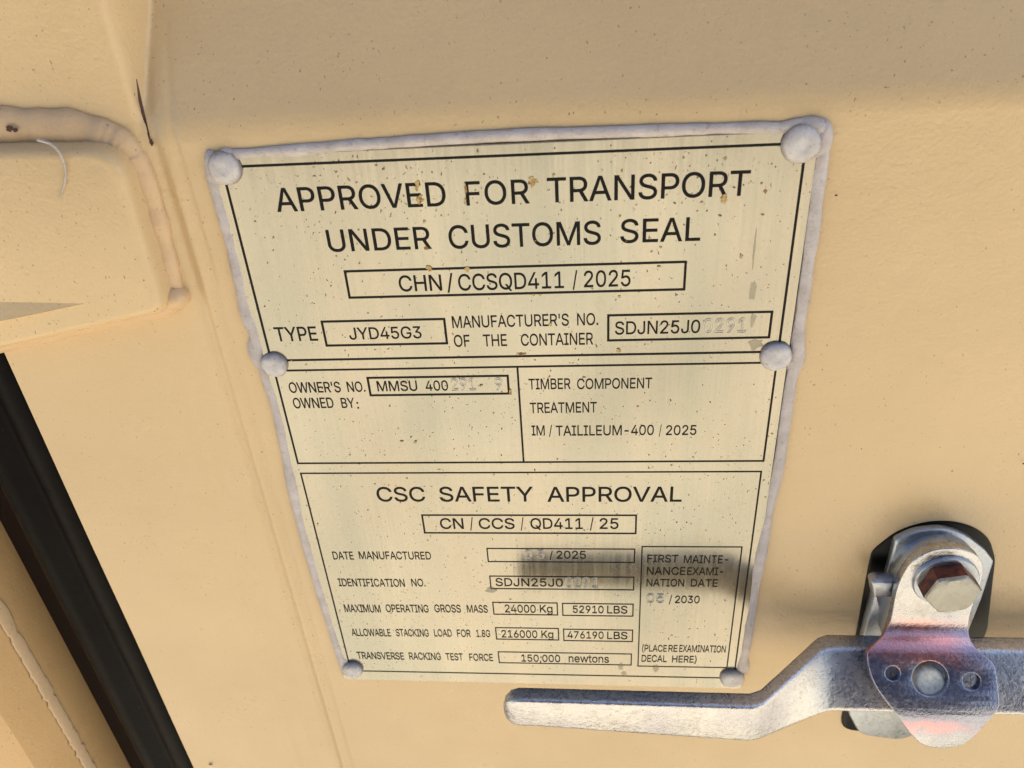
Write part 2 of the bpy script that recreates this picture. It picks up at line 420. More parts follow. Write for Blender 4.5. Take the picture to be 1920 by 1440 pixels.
# seal along the door edge and the shadowed gap behind it
bm = bmesh.new(); prev = None
gp = [(-.2407, .010), (-.2425, .0035), (-.247, .0012), (-.253, .0022), (-.259, .0075), (-.263, .0080), (-.268, .0035), (-.273, .0030), (-.279, .0060), (-.283, .014), (-.285, .026)]
for z in [DZ0] + [H(-480+i*10) for i in range(48)] + [DZ1]:
    ring = [bm.verts.new((x+.0006*mnoise.noise(Vector((i*1., z*12, 0))), y, z)) for i, (x, y) in enumerate(gp)]
    if prev:
        for k in range(len(gp)-1): bm.faces.new((prev[k+1], prev[k], ring[k], ring[k+1]))
    prev = ring
obj('rubber_seal', bm, M['rubber'], dr, True)
bm = bmesh.new(); boxmesh(bm, -.309, -.2408, .0262, .034, DZ0, DZ1); obj('gap_strip', bm, M['recess'], dr)

# scratches and drips on the paint
def blob2(bm, cx, cz, rx, rz, y, seedn, n=12, jag=.35):
    vs = []
    for k in range(n):
        an = 2*math.pi*k/n; rr_ = 1+jag*mnoise.noise(Vector((math.cos(an)*1.7+seedn*9.1, math.sin(an)*1.7, seedn*3.3)))*2
        vs.append(bm.verts.new((cx+math.cos(an)*rx*rr_, y, cz+math.sin(an)*rz*rr_)))
    bm.faces.new(vs)
bm = bmesh.new()
def on_skin(px, py, lift=.0003):
    p = P(px, py)
    for _ in range(8): p = P(px, py, -depth(p.x*1000, (p.z-CAMH)*1000)/1000+lift)
    return p
sx = [on_skin(*q) for q in ((256, 148), (262, 185), (270, 220), (280, 258), (285, 274))]
wd = [.0003, .0012, .0012, .0007, .0004]
row = []
for p, w_ in zip(sx, wd):
    y = p.y
    row.append((bm.verts.new((p.x-w_/2, y, p.z)), bm.verts.new((p.x+w_/2, y, p.z))))
for a_, b_ in zip(row, row[1:]): bm.faces.new((a_[0], b_[0], b_[1], a_[1]))
p = on_skin(284, 267, .0004); blob2(bm, p.x, p.z, .0007, .0011, p.y, 2)
for q, r_, d_ in (((19, 240), .0013, .0052), ((30, 243), .0009, .0052)):
    p = P(*q, d_); blob2(bm, p.x, p.z, r_, r_*.8, -d_-.0004, 5)
for q, r_ in (((396, 1431), .0012), ((1566, 364), .0005), ((1917, 866), .0006)):
    p = P(*q); blob2(bm, p.x, p.z, r_, r_*.8, -.0012 if q[0] > 1500 else -.0008, 7)
bmesh.ops.recalc_face_normals(bm, faces=bm.faces)
obj('rust_scratch', bm, M['drust'], dr)
# shallow wedge added on the pad, tilted up to give a shaded patch
bm = bmesh.new()
w3 = [P(-40, 566, .0118), P(60, 567, .0118), P(160, 569, .0118), P(60, 590, .0136), P(-40, 610, .0152)]
vs = [bm.verts.new(p) for p in w3]; bk_ = [bm.verts.new((p.x, -.011, p.z-.0012)) for p in (w3[4], w3[3], w3[2])]
bm.faces.new(vs); bm.faces.new((vs[4], vs[3], bk_[1], bk_[0])); bm.faces.new((vs[3], vs[2], bk_[2], bk_[1]))
bmesh.ops.recalc_face_normals(bm, faces=bm.faces)
for f in bm.faces:
    if f.normal.y > 0: f.normal_flip()
obj('shade_wedge', bm, M['paint'], dr)
# hair-thin paint sag curling over the pad
bm = bmesh.new()
hp = [P(70, 262, .0125), P(95, 270, .0128), P(112, 288, .0128), P(122, 315, .0126), P(121, 345, .0124), P(112, 372, .0122)]
hp = [Vector(p) for p in catmull([tuple(p) for p in hp], 6, False)]
sweep(bm, hp, [.0011*(1-.75*i/len(hp)) for i in range(len(hp))], [.0006*(1-.6*i/len(hp)) for i in range(len(hp))], seg=7)
obj('paint_sag', bm, M['sil'], dr, True)

# ------------------------------------------------------------------ approval plate
PD = .0014                                   # outer face of the plate above the skin
pl = thing('approval_plate', 'pale metal approval plate with black printing, sealed to the yellow door with grey silicone', 'data plate', (-.026, 0, H(-213)))
bm = bmesh.new()
pw = roundpoly([X(-131.0, -70.2), X(78.0, -70.0), X(78.0, -351.8), X(-131.0, -350.6)], .0025, 4)
puff(bm, pw, [(0, -.0003), (0, PD-.0003), (.0003, PD)])
sharpen(obj('plate', bm, M['plate'], pl), 30)

LN = .00075                                  # printed line width
def strip(bm, a_, b_, w_=LN):
    a_ = Vector(a_); b_ = Vector(b_); t_ = (b_-a_).normalized(); n2_ = Vector((-t_.y, t_.x))*w_/2; e_ = t_*w_/2
    q = [a_-e_-n2_, b_+e_-n2_, b_+e_+n2_, a_-e_+n2_]
    return q
def frame(name, corners, w_=LN, closed=True, extra=()):
    """one flat printed rectangle outline (mitred), no overlapping faces"""
    bm = bmesh.new(); C_ = [Vector(c_) for c_ in corners]; L_ = len(C_)
    cen = sum(C_, Vector((0, 0)))/L_; inn = []; out = []
    y = -(PD+.00012)
    for i in range(L_):
        a_ = (C_[i-1]-C_[i]).normalized(); b_ = (C_[(i+1) % L_]-C_[i]).normalized(); m_ = (a_+b_)
        m_ = m_.normalized()*(w_/2)*math.sqrt(2)
        inn.append(bm.verts.new((C_[i].x+m_.x, y, C_[i].y+m_.y))); out.append(bm.verts.new((C_[i].x-m_.x, y, C_[i].y-m_.y)))
    for i in range(L_):
        j = (i+1) % L_; bm.faces.new((out[i], out[j], inn[j], inn[i]))
    for a_, b_ in extra:
        q = strip(bm, a_, b_, w_); bm.faces.new([bm.verts.new((v.x, y, v.y)) for v in q])
    bmesh.ops.recalc_face_normals(bm, faces=bm.faces)
    for f in bm.faces:
        if f.normal.y > 0: f.normal_flip()
    return obj(name, bm, M['ink'], pl)
def rect(*px):                               # squared up from its four photographed corners TL TR BR BL
    q = [U(*p, PD) for p in px]
    x0 = (q[0][0]+q[3][0])/2; x1 = (q[1][0]+q[2][0])/2; z1 = (q[0][1]+q[1][1])/2; z0 = (q[2][1]+q[3][1])/2
    return [(x0, z1), (x1, z1), (x1, z0), (x0, z0)]
frame('ruled_frame', rect((418.5, 313.5), (1507, 268.5), (1463, 661), (506, 674.5)), .0009)
s2 = rect((513, 694), (1456, 681), (1431.5, 865), (559.6, 868))
dxx = (U(970, 690.6, PD)[0]+U(982, 865, PD)[0])/2
frame('ruled_frame', s2, .0008, extra=[((dxx, s2[0][1]-.0009), (dxx, s2[2][1]+.0009))])
frame('ruled_frame', rect((563.5, 886.6), (1428.5, 885), (1374.8, 1271.5), (658.2, 1257.5)), .0007)
for bx, w_ in (([(646.5, 508.9), (1286, 490.8), (1282.6, 542.4), (655.8, 558.2)], .0009),
           ([(602.5, 602.5), (833, 598.7), (838, 644.2), (613, 647.4)], .0009),
           ([(1140, 592.3), (1448.8, 583.5), (1441, 631.4), (1141, 639.3)], .0009),
           ([(688.5, 708.4), (951.9, 704.6), (954.2, 737.8), (695.5, 741.3)], .0009),
           ([(791, 965.7), (1193, 966.3), (1191.7, 1000.2), (796.7, 999)], .0008),
           ([(912.8, 1027.7), (1190.2, 1030.2), (1189.3, 1054.6), (915.8, 1052.8)], .0006),
           ([(918, 1079.4), (1188.7, 1083), (1188, 1105.6), (921, 1103.8)], .0006),
           ([(923.7, 1129.2), (1045, 1130.7), (1045, 1152.7), (926.5, 1152)], .0006),
           ([(1054.2, 1131.3), (1187.5, 1132.8), (1186.2, 1155.1), (1055.8, 1153.9)], .0006),
           ([(929, 1176.8), (1047.5, 1178.4), (1047, 1200), (931.4, 1198.2)], .0006),
           ([(1056.4, 1180.2), (1186.5, 1181), (1185.3, 1202.5), (1057.6, 1201.3)], .0006),
           ([(934.1, 1221.8), (1184.4, 1226.6), (1182.9, 1246.8), (936.3, 1242.5)], .0006),
           ([(1204, 1023.8), (1392.5, 1026.5), (1361.6, 1252), (1196.3, 1248.6)], .0006)):
    frame('ruled_box', rect(*bx), w_)

# lettering outlines of a plain grotesque face: advance width and contours, capitals 509 high
GLYPHS = {
 "'": (206, ['78,318 70,509 136,509 128,318']),
 '(': (273, ['89,207 90,244 94,283 101,324 107,354 114,384 122,413 132,441 145,477 160,510 177,539 236,539 219,503 204,466 191,428 179,390 169,351 161,313 156,276 152,241 151,207 152,176 155,145 160,115 167,83 177,50 188,16 198,-10 209,-38 222,-66 236,-96 177,-96 156,-59 139,-21 124,16 111,55 102,93 95,131 90,169']),
 ')': (273, ['37,-96 52,-66 64,-37 76,-9 86,18 97,52 106,85 113,116 118,147 121,177 122,207 121,241 117,276 112,313 104,351 94,390 82,428 69,466 54,503 37,539 97,539 113,510 128,477 142,441 151,413 159,384 167,354 173,323 179,283 183,244 184,207 183,168 178,130 171,92 161,53 149,15 134,-22 117,-59 97,-96']),
 ',': (188, ['38,-119 68,71 137,71 84,-119']),
 '-': (453, ['337,244 337,188 114,188 114,244']),
 '.': (188, ['95,-4 78,-1 63,9 53,24 50,41 53,59 63,73 78,83 95,87 113,83 128,73 138,59 141,41 138,24 128,9 113,-1']),
 '/': (249, ['235,533 71,-76 14,-76 178,533']),
 '0': (453, ['227,-7 191,-3 158,7 130,24 105,48 85,77 69,113 60,144 53,178 49,214 48,254 49,294 53,330 60,364 69,395 85,431 106,461 130,484 159,502 191,512 227,516 262,512 295,502 323,484 348,461 368,431 384,395 393,364 400,330 404,294 405,254 404,214 400,178 393,144 384,113 368,77 348,48 323,24 295,7 263,-3', '227,50 250,52 271,60 290,74 306,92 320,116 330,144 338,176 342,213 344,254 342,295 338,332 330,365 320,393 306,416 290,435 271,449 250,457 227,460 203,457 182,449 163,435 147,416 134,393 123,365 115,332 111,295 109,254 111,213 115,176 123,144 134,116 147,92 163,74 182,60 203,52']),
 '1': (453, ['76,0 76,55 391,55 391,0', '276,509 276,0 212,0 212,448 209,448 86,358 86,427 198,509']),
 '2': (453, ['64,0 64,47 234,229 252,248 268,266 282,282 299,305 311,327 318,348 320,371 317,397 308,419 293,436 273,449 250,457 224,460 196,457 172,447 153,433 139,413 130,390 127,362 66,362 68,391 75,418 86,442 102,464 121,482 143,496 168,507 196,513 225,516 254,513 281,507 306,497 328,482 346,465 361,445 372,423 379,398 381,372 378,345 371,318 363,299 351,280 336,259 317,235 294,209 267,180 153,60 153,57 389,57 389,0']),
 '3': (453, ['218,-7 188,-5 159,1 133,10 108,22 88,38 70,57 57,79 48,104 44,132 109,132 115,107 126,87 144,71 165,59 191,52 219,50 248,53 275,61 297,74 315,93 325,116 329,145 326,172 316,196 299,217 275,234 254,241 229,246 201,248 157,248 157,299 288,448 288,452 70,452 70,509 372,509 372,461 211,278 211,289 247,290 279,286 308,276 333,262 354,244 371,222 383,198 391,173 393,145 390,116 383,90 370,66 354,45 333,27 309,12 281,2 251,-5']),
 '4': (453, ['40,105 40,158 247,509 311,509 109,166 109,163 413,163 413,105', '282,0 282,121 282,146 282,318 343,318 343,0']),
 '5': (453, ['221,-7 192,-5 165,1 140,11 118,25 99,41 83,60 71,82 63,105 60,130 122,130 127,108 138,89 154,73 173,60 196,52 221,50 250,53 276,64 298,82 314,104 324,131 328,162 326,183 321,203 314,221 297,244 275,262 248,273 218,277 192,275 167,268 145,258 128,246 67,253 96,509 366,509 366,452 151,452 134,301 136,301 155,315 178,325 203,331 229,334 252,332 274,328 294,321 313,311 330,299 345,285 358,269 370,251 379,231 386,210 390,187 391,163 388,132 381,102 369,76 352,52 332,32 309,15 282,3 253,-4']),
 '6': (453, ['226,-7 196,-4 168,3 142,15 119,31 100,51 84,74 73,101 66,130 64,162 65,187 71,212 80,239 93,268 112,302 137,340 252,509 322,509 151,261 145,261 154,275 165,288 179,299 196,307 214,312 235,314 265,312 291,305 316,295 337,280 355,262 370,240 380,215 387,187 389,157 387,127 379,98 368,73 352,50 333,30 310,14 284,3 257,-4', '226,48 254,52 279,63 299,79 314,101 324,128 327,157 324,187 314,213 299,235 279,251 254,262 226,265 198,262 174,252 153,235 138,214 128,188 125,158 128,128 138,102 153,79 174,63 198,52']),
 '7': (453, ['97,0 323,448 323,452 62,452 62,509 391,509 391,449 165,0']),
 '8': (453, ['226,-7 193,-5 163,1 136,11 111,25 91,42 74,62 62,84 54,109 52,135 53,156 58,176 65,195 81,220 101,241 125,256 153,265 153,267 129,276 109,289 93,308 80,330 73,354 70,380 73,405 79,429 90,450 106,469 124,485 146,498 170,508 197,514 226,516 255,514 282,508 306,498 328,485 346,469 361,450 373,429 379,405 382,380 379,354 372,330 359,308 343,289 323,276 300,267 300,265 327,256 351,241 372,220 387,195 395,176 399,156 401,135 398,109 391,84 378,62 362,42 341,25 317,11 289,1 259,-5', '226,49 258,52 285,60 307,74 323,91 333,113 337,139 333,165 322,189 305,208 283,223 256,232 226,235 196,232 169,223 147,208 130,189 119,165 115,139 119,113 129,91 145,74 167,60 185,54 205,50', '226,290 252,292 274,300 293,313 307,330 316,351 319,376 316,399 308,420 294,437 275,449 252,457 226,460 200,457 177,449 159,437 145,420 136,399 133,376 136,351 145,330 159,313 178,300 201,292']),
 '9': (453, ['226,516 256,513 285,506 310,494 333,478 352,458 368,434 380,408 387,378 389,347 387,322 382,296 373,270 359,240 340,207 315,168 200,0 130,0 301,248 307,248 299,234 287,221 273,210 257,202 238,196 218,195 188,197 161,203 137,214 116,229 98,247 83,269 72,294 66,321 64,352 66,382 73,411 85,436 101,459 120,479 143,494 168,506 196,513', '226,460 199,457 174,446 154,429 138,407 129,381 125,352 129,322 138,295 154,274 174,257 199,247 226,243 254,247 279,257 299,273 314,295 324,321 327,350 324,381 314,407 299,429 279,446 254,457']),
 ':': (188, ['95,-4 78,-1 63,9 53,24 50,41 53,59 63,73 78,83 95,87 113,83 128,73 138,59 141,41 138,24 128,9 113,-1', '95,271 78,274 63,284 53,299 50,316 53,334 63,349 78,359 95,362 113,359 128,349 138,334 141,316 138,299 128,284 113,274']),
 'A': (480, ['16,0 201,509 276,509 463,0 395,0 287,302 280,323 272,346 264,372 255,402 244,438 232,478 245,478 233,437 222,402 213,371 204,345 197,322 191,302 85,0', '110,142 110,199 370,199 370,142']),
 'B': (456, ['60,0 60,509 241,509 274,507 304,501 329,491 350,477 367,461 381,442 390,421 396,398 398,374 395,344 387,320 373,301 356,286 336,275 315,267 315,262 339,257 363,245 385,227 402,203 411,184 416,161 418,136 416,111 410,88 400,67 386,48 368,31 344,18 317,8 284,2 247,0', '125,57 245,57 281,60 309,67 330,80 344,96 353,115 355,137 352,161 342,184 327,203 306,218 279,228 248,231 125,231', '125,285 238,285 265,288 288,296 308,309 323,326 333,348 336,372 333,393 326,412 313,429 294,442 270,449 240,452 125,452']),
 'C': (510, ['267,-7 235,-5 205,1 177,11 150,25 126,42 104,63 86,88 70,115 57,146 48,179 42,215 40,254 42,293 48,329 57,362 70,393 86,421 104,445 126,466 150,484 177,498 205,508 235,514 267,516 293,514 317,511 340,504 362,496 383,485 402,471 419,456 435,438 448,418 459,397 467,373 473,348 408,348 401,373 389,395 375,413 357,428 337,440 315,449 292,454 267,456 237,453 209,445 184,432 161,414 141,391 125,364 113,332 106,295 103,254 106,213 113,177 125,145 141,117 161,94 184,76 210,63 237,56 267,53 292,55 315,60 337,69 357,81 375,96 389,114 401,136 408,160 473,160 467,135 459,112 448,91 435,71 420,53 402,38 383,24 363,13 341,5 317,-2 293,-6']),
 'D': (502, ['219,0 96,0 96,57 215,57 254,60 288,68 318,81 343,99 363,122 379,149 390,181 397,216 399,255 397,294 390,329 379,361 364,388 344,410 320,428 291,441 258,449 221,452 93,452 93,509 225,509 261,507 294,501 325,492 353,478 385,455 412,426 433,391 446,361 455,329 460,293 462,255 460,217 455,181 446,149 433,119 417,92 398,68 376,48 351,31 322,17 291,8 256,2', '125,509 125,0 60,0 60,509']),
 'E': (419, ['60,0 60,509 372,509 372,452 125,452 125,286 355,286 355,229 125,229 125,57 375,57 375,0']),
 'F': (410, ['60,0 60,509 369,509 369,452 125,452 125,278 346,278 346,221 125,221 125,0']),
 'G': (520, ['269,-7 236,-5 205,1 176,11 149,25 125,43 104,64 85,88 69,116 57,146 47,179 42,215 40,254 42,293 47,329 57,362 69,393 85,421 103,445 125,466 149,484 175,498 203,508 233,514 265,516 291,514 316,510 340,504 363,494 384,483 403,469 421,453 436,436 449,416 460,395 468,373 474,349 408,349 399,372 387,393 373,411 356,427 337,439 315,448 291,454 265,456 236,453 209,445 183,432 160,414 141,392 125,364 113,332 106,295 103,254 106,213 113,177 125,145 141,117 161,95 184,76 210,63 238,56 269,53 296,55 322,61 345,71 365,85 382,102 396,123 407,147 413,173 415,202 434,199 283,199 283,256 478,256 478,200 475,160 466,124 451,91 431,62 406,38 377,19 344,5 308,-4']),
 'H': (517, ['60,0 60,509 125,509 125,289 392,289 392,509 457,509 457,0 392,0 392,232 125,232 125,0']),
 'I': (300, ['31,0 31,57 118,57 118,452 31,452 31,509 269,509 269,452 183,452 183,57 269,57 269,0']),
 'J': (396, ['185,-7 143,-2 106,11 75,33 57,55 44,81 36,111 33,145 33,173 98,173 98,145 100,117 108,93 122,74 139,61 160,53 185,50 209,53 230,61 248,74 261,93 269,117 272,145 272,509 336,509 336,145 334,111 326,81 313,55 294,33 263,11 227,-2']),
 'K': (467, ['104,145 104,216 122,239 139,261 157,282 174,303 193,324 212,344 364,509 448,509 231,276 228,276', '60,0 60,509 125,509 125,334 124,225 125,193 125,0', '372,0 188,259 228,309 449,0']),
 'L': (393, ['60,0 60,509 125,509 125,57 361,57 361,0']),
 'M': (628, ['60,0 60,509 152,509 277,187 287,159 299,123 311,84 322,49 307,49 318,83 330,121 342,158 352,187 476,509 568,509 568,0 504,0 504,291 504,327 505,369 506,413 507,457 513,457 505,433 498,409 482,363 467,322 456,291 342,0 286,0 170,291 159,321 145,361 129,408 112,457 119,457 120,416 121,372 122,328 122,291 122,0']),
 'N': (523, ['60,0 60,509 136,509 343,183 352,169 363,151 375,130 388,107 401,82 414,55 405,54 402,81 401,108 400,134 399,157 399,195 399,509 463,509 463,0 387,0 202,290 177,331 164,354 148,381 108,452 119,454 122,384 124,328 125,291 125,0']),
 'O': (533, ['267,-7 235,-5 205,1 177,11 150,25 126,42 105,63 86,88 70,115 57,146 48,179 42,215 40,254 42,293 48,329 57,362 70,393 86,421 105,445 126,466 150,484 177,498 205,508 235,514 267,516 299,514 329,508 357,498 384,484 408,466 429,445 448,421 464,393 477,362 486,329 491,293 493,254 491,215 486,179 477,146 464,115 448,88 429,63 408,42 384,25 357,11 329,1 299,-5', '267,53 296,55 324,63 349,76 372,94 392,116 408,144 420,176 428,213 430,254 428,295 420,332 408,365 392,392 372,415 349,433 324,446 296,453 267,456 237,453 210,445 184,433 161,415 142,392 125,364 113,332 106,295 103,254 106,213 113,176 125,144 142,117 161,94 184,76 210,63 237,55']),
 'P': (445, ['60,0 60,509 235,509 272,506 305,499 332,487 356,471 375,452 390,430 400,404 407,377 409,348 407,318 400,291 390,265 375,243 356,223 332,207 305,195 272,188 235,186 109,186 109,242 233,242 257,244 279,248 297,256 318,272 333,294 342,319 344,348 342,376 333,402 318,423 297,439 279,446 257,451 232,452 125,452 125,0']),
 'Q': (533, ['245,159 313,159 369,85 384,65 468,-48 401,-48 346,27 331,46', '267,-7 235,-5 205,1 177,11 150,25 126,42 105,63 86,88 70,115 57,146 48,179 42,215 40,254 42,293 48,329 57,362 70,393 86,421 105,445 126,466 150,484 177,498 205,508 235,514 267,516 299,514 329,508 357,498 384,484 408,466 429,445 448,421 464,393 477,362 486,329 491,293 493,254 491,215 486,179 477,146 464,115 448,88 429,63 408,42 384,25 357,11 329,1 299,-5', '267,53 296,55 324,63 349,76 372,94 392,116 408,144 420,176 428,213 430,254 428,295 420,332 408,365 392,392 372,415 349,433 324,446 296,453 267,456 237,453 210,445 184,433 161,415 142,392 125,364 113,332 106,295 103,254 106,213 113,176 125,144 142,117 161,94 184,76 210,63 237,55']),
 'R': (449, ['60,0 60,509 236,509 273,506 305,500 333,489 356,473 376,455 390,433 401,408 407,381 409,352 407,323 401,296 390,271 376,250 356,232 333,217 305,206 273,200 236,198 96,198 96,255 234,255 258,256 280,260 298,267 319,281 334,300 342,324 345,352 342,380 334,405 319,425 298,440 279,446 258,451 233,452 125,452 125,0', '353,0 230,229 303,229 428,0']),
 'S': (447, ['224,-9 188,-7 156,-1 128,9 102,23 81,40 64,60 51,83 42,109 38,137 104,137 110,110 123,88 142,71 166,59 194,52 224,49 246,50 267,54 286,60 311,74 329,92 341,114 346,139 342,161 332,179 316,193 296,205 272,214 245,222 184,239 145,253 112,269 86,289 67,313 56,341 52,372 54,400 62,425 75,448 92,468 113,484 138,498 165,508 195,514 227,516 259,514 289,508 316,498 340,484 360,468 377,449 390,427 398,403 401,378 337,378 332,402 320,421 302,437 280,449 254,456 225,459 194,456 167,448 145,435 129,418 118,398 115,376 119,352 131,334 148,319 169,308 191,300 212,293 264,279 287,272 312,264 336,252 359,238 379,220 395,198 402,180 407,161 408,139 406,112 399,87 386,64 370,43 349,25 323,11 294,0 261,-7']),
 'T': (449, ['32,452 32,509 417,509 417,452 257,452 257,0 193,0 193,452']),
 'U': (517, ['259,-8 220,-6 186,2 154,15 126,33 103,55 85,80 71,108 63,140 60,173 60,509 124,509 124,178 126,155 132,133 141,113 153,95 169,80 187,68 208,59 232,53 259,52 285,53 309,59 331,68 349,80 364,95 377,113 385,133 391,155 393,178 393,509 457,509 457,173 454,140 446,108 433,80 414,55 391,33 363,15 332,2 297,-6']),
 'V': (480, ['204,0 16,509 84,509 192,206 199,187 207,164 215,137 225,106 236,71 248,31 235,31 247,71 257,107 267,138 276,165 283,187 290,206 395,509 463,509 278,0']),
 'W': (686, ['155,0 16,509 82,509 163,196 170,171 175,145 187,94 192,67 197,40 189,40 194,67 200,94 205,120 211,145 224,196 306,509 380,509 462,196 468,171 474,145 486,94 492,67 497,40 488,40 493,67 499,94 504,120 510,145 523,196 603,509 670,509 530,0 455,0 368,323 362,345 357,368 351,391 346,417 341,445 336,475 350,475 345,446 340,420 335,395 330,371 324,347 318,323 230,0']),
 'X': (474, ['18,0 217,284 217,236 29,509 104,509 178,400 192,379 204,361 214,345 223,329 233,312 243,292 232,292 252,329 261,345 272,361 298,400 374,509 446,509 259,239 259,287 456,0 382,0 292,129 268,165 259,180 250,195 241,212 230,231 244,231 235,213 225,196 216,181 206,166 182,129 91,0']),
 'Y': (472, ['203,0 203,208 16,509 91,509 192,344 203,327 213,309 222,292 231,274 240,254 250,230 224,230 233,254 242,275 251,293 265,318 280,344 381,509 455,509 268,208 268,0']),
 'Z': (438, ['42,0 42,46 273,385 289,408 306,431 323,453 341,476 348,454 327,453 306,453 285,452 265,452 244,452 223,452 40,452 40,509 397,509 397,462 169,129 152,105 134,81 97,33 90,54 111,55 131,56 152,57 173,57 193,57 214,57 399,57 399,0']),
 'e': (404, ['212,-8 177,-5 145,3 117,16 92,35 72,58 56,85 44,116 37,150 34,187 36,224 44,258 55,290 71,317 91,340 115,359 142,373 172,382 205,384 226,383 246,380 266,374 285,366 303,355 319,341 334,324 347,305 357,282 365,256 370,227 371,194 371,169 75,169 75,221 338,221 310,202 308,226 304,248 298,269 283,294 263,314 237,326 205,330 183,328 164,323 146,313 125,294 109,270 99,241 96,211 96,178 98,151 102,127 110,106 121,88 135,73 151,61 169,53 190,48 212,46 234,48 254,53 271,61 285,73 297,88 306,105 365,91 353,63 335,39 320,26 302,14 283,4 261,-3 237,-7']),
 'g': (425, ['207,-151 180,-149 156,-146 134,-140 105,-127 82,-110 64,-91 51,-69 101,-41 110,-53 122,-66 136,-78 154,-88 178,-95 207,-97 236,-95 261,-87 282,-75 298,-58 308,-34 311,-6 311,68 306,68 298,56 287,41 272,28 252,16 227,8 195,5 165,7 138,14 113,27 90,43 71,65 55,90 43,120 36,154 34,191 36,229 43,263 55,293 71,320 90,342 112,361 138,374 166,382 196,384 228,382 253,373 273,360 288,346 299,331 308,319 313,319 313,379 372,379 372,-9 370,-40 363,-67 350,-90 334,-109 314,-124 291,-136 265,-144 237,-149', '205,59 227,61 246,66 264,75 285,95 300,121 307,142 311,166 312,193 311,219 307,242 300,264 291,283 279,299 264,312 247,322 227,328 205,330 182,328 163,322 145,312 130,298 118,282 109,262 102,241 98,218 96,193 98,167 102,144 109,123 124,96 145,76 163,66 183,61']),
 'n': (410, ['114,227 114,0 53,0 53,379 112,379 112,287 102,287 116,319 132,344 152,362 175,374 200,382 227,384 252,383 275,377 295,369 313,356 328,340 341,321 350,298 355,271 357,240 357,0 296,0 296,235 293,263 286,286 273,304 256,318 235,326 210,329 184,326 161,317 141,303 126,283 117,257']),
 'o': (415, ['207,-8 174,-5 144,3 117,16 93,35 72,58 56,85 44,116 37,150 34,187 37,225 44,260 56,291 72,318 93,341 117,360 144,374 174,382 207,384 241,382 271,374 299,360 323,341 343,318 359,291 371,260 379,225 381,187 379,150 371,116 359,85 343,58 323,35 299,16 271,3 241,-5', '207,46 231,49 252,55 270,66 285,80 298,97 307,117 314,139 318,163 319,187 318,212 314,236 307,258 298,278 285,296 270,310 252,321 231,328 207,330 184,328 163,321 145,310 130,296 118,278 108,258 102,236 98,212 96,187 98,163 102,139 108,117 118,97 130,80 145,66 163,55 184,49']),
 's': (365, ['182,-8 157,-7 133,-3 112,3 93,12 76,24 62,38 50,54 41,73 36,94 94,107 105,79 124,60 150,49 181,45 206,47 227,53 244,62 262,81 268,103 265,121 254,136 237,147 212,155 149,170 118,180 92,192 72,208 58,227 50,249 47,274 49,295 55,314 65,332 79,347 95,360 115,370 137,378 161,383 187,384 212,383 234,379 254,372 279,358 299,339 314,316 324,290 268,277 258,298 243,316 219,328 187,333 156,329 131,317 114,299 109,277 112,258 124,243 144,232 172,223 229,209 261,200 287,187 306,171 320,153 328,131 331,107 329,85 323,65 312,47 298,31 281,18 260,6 236,-2 210,-7']),
 't': (227, ['204,379 204,327 6,327 6,379', '65,471 126,471 126,98 128,76 136,61 150,53 170,50 185,51 202,54 213,2 203,-1 192,-3 180,-4 168,-4 138,-1 113,7 92,21 77,41 68,64 65,93']),
 'w': (567, ['138,0 23,379 87,379 133,214 140,190 147,164 154,137 161,107 168,75 175,41 165,41 172,74 179,105 186,135 192,163 199,189 206,214 252,379 316,379 362,214 368,189 375,163 382,136 388,106 395,75 402,41 391,41 399,75 406,106 413,135 420,163 427,189 434,214 480,379 545,379 429,0 368,0 319,172 305,225 297,252 291,280 277,338 291,338 277,280 263,225 255,198 248,172 199,0']),
}
CAPH = 509.0
BOLD = 5.0
def layout(st, sx, track):
    """contours of the string, x in glyph units scaled by sx, with extra tracking"""
    out = []; x = 0
    for ch in st:
        adv_, cs_ = GLYPHS[ch]
        for c_ in cs_:
            q = [Vector([float(v) for v in p.split(',')]) for p in c_.split()]; L_ = len(q); e_ = []
            for i in range(L_):                      # slightly heavier strokes
                ta = (q[i]-q[i-1]).normalized(); tb = (q[(i+1) % L_]-q[i]).normalized()
                m_ = Vector((-ta.y-tb.y, ta.x+tb.x)); dd = m_.length_squared
                off = m_*(2*BOLD/dd) if dd > .8 else m_.normalized()*BOLD if dd > 1e-6 else Vector((0, 0))
                e_.append((x+(q[i].x+off.x)*sx, q[i].y+off.y))
            out.append(e_)
        x += adv_*sx+track
    return out
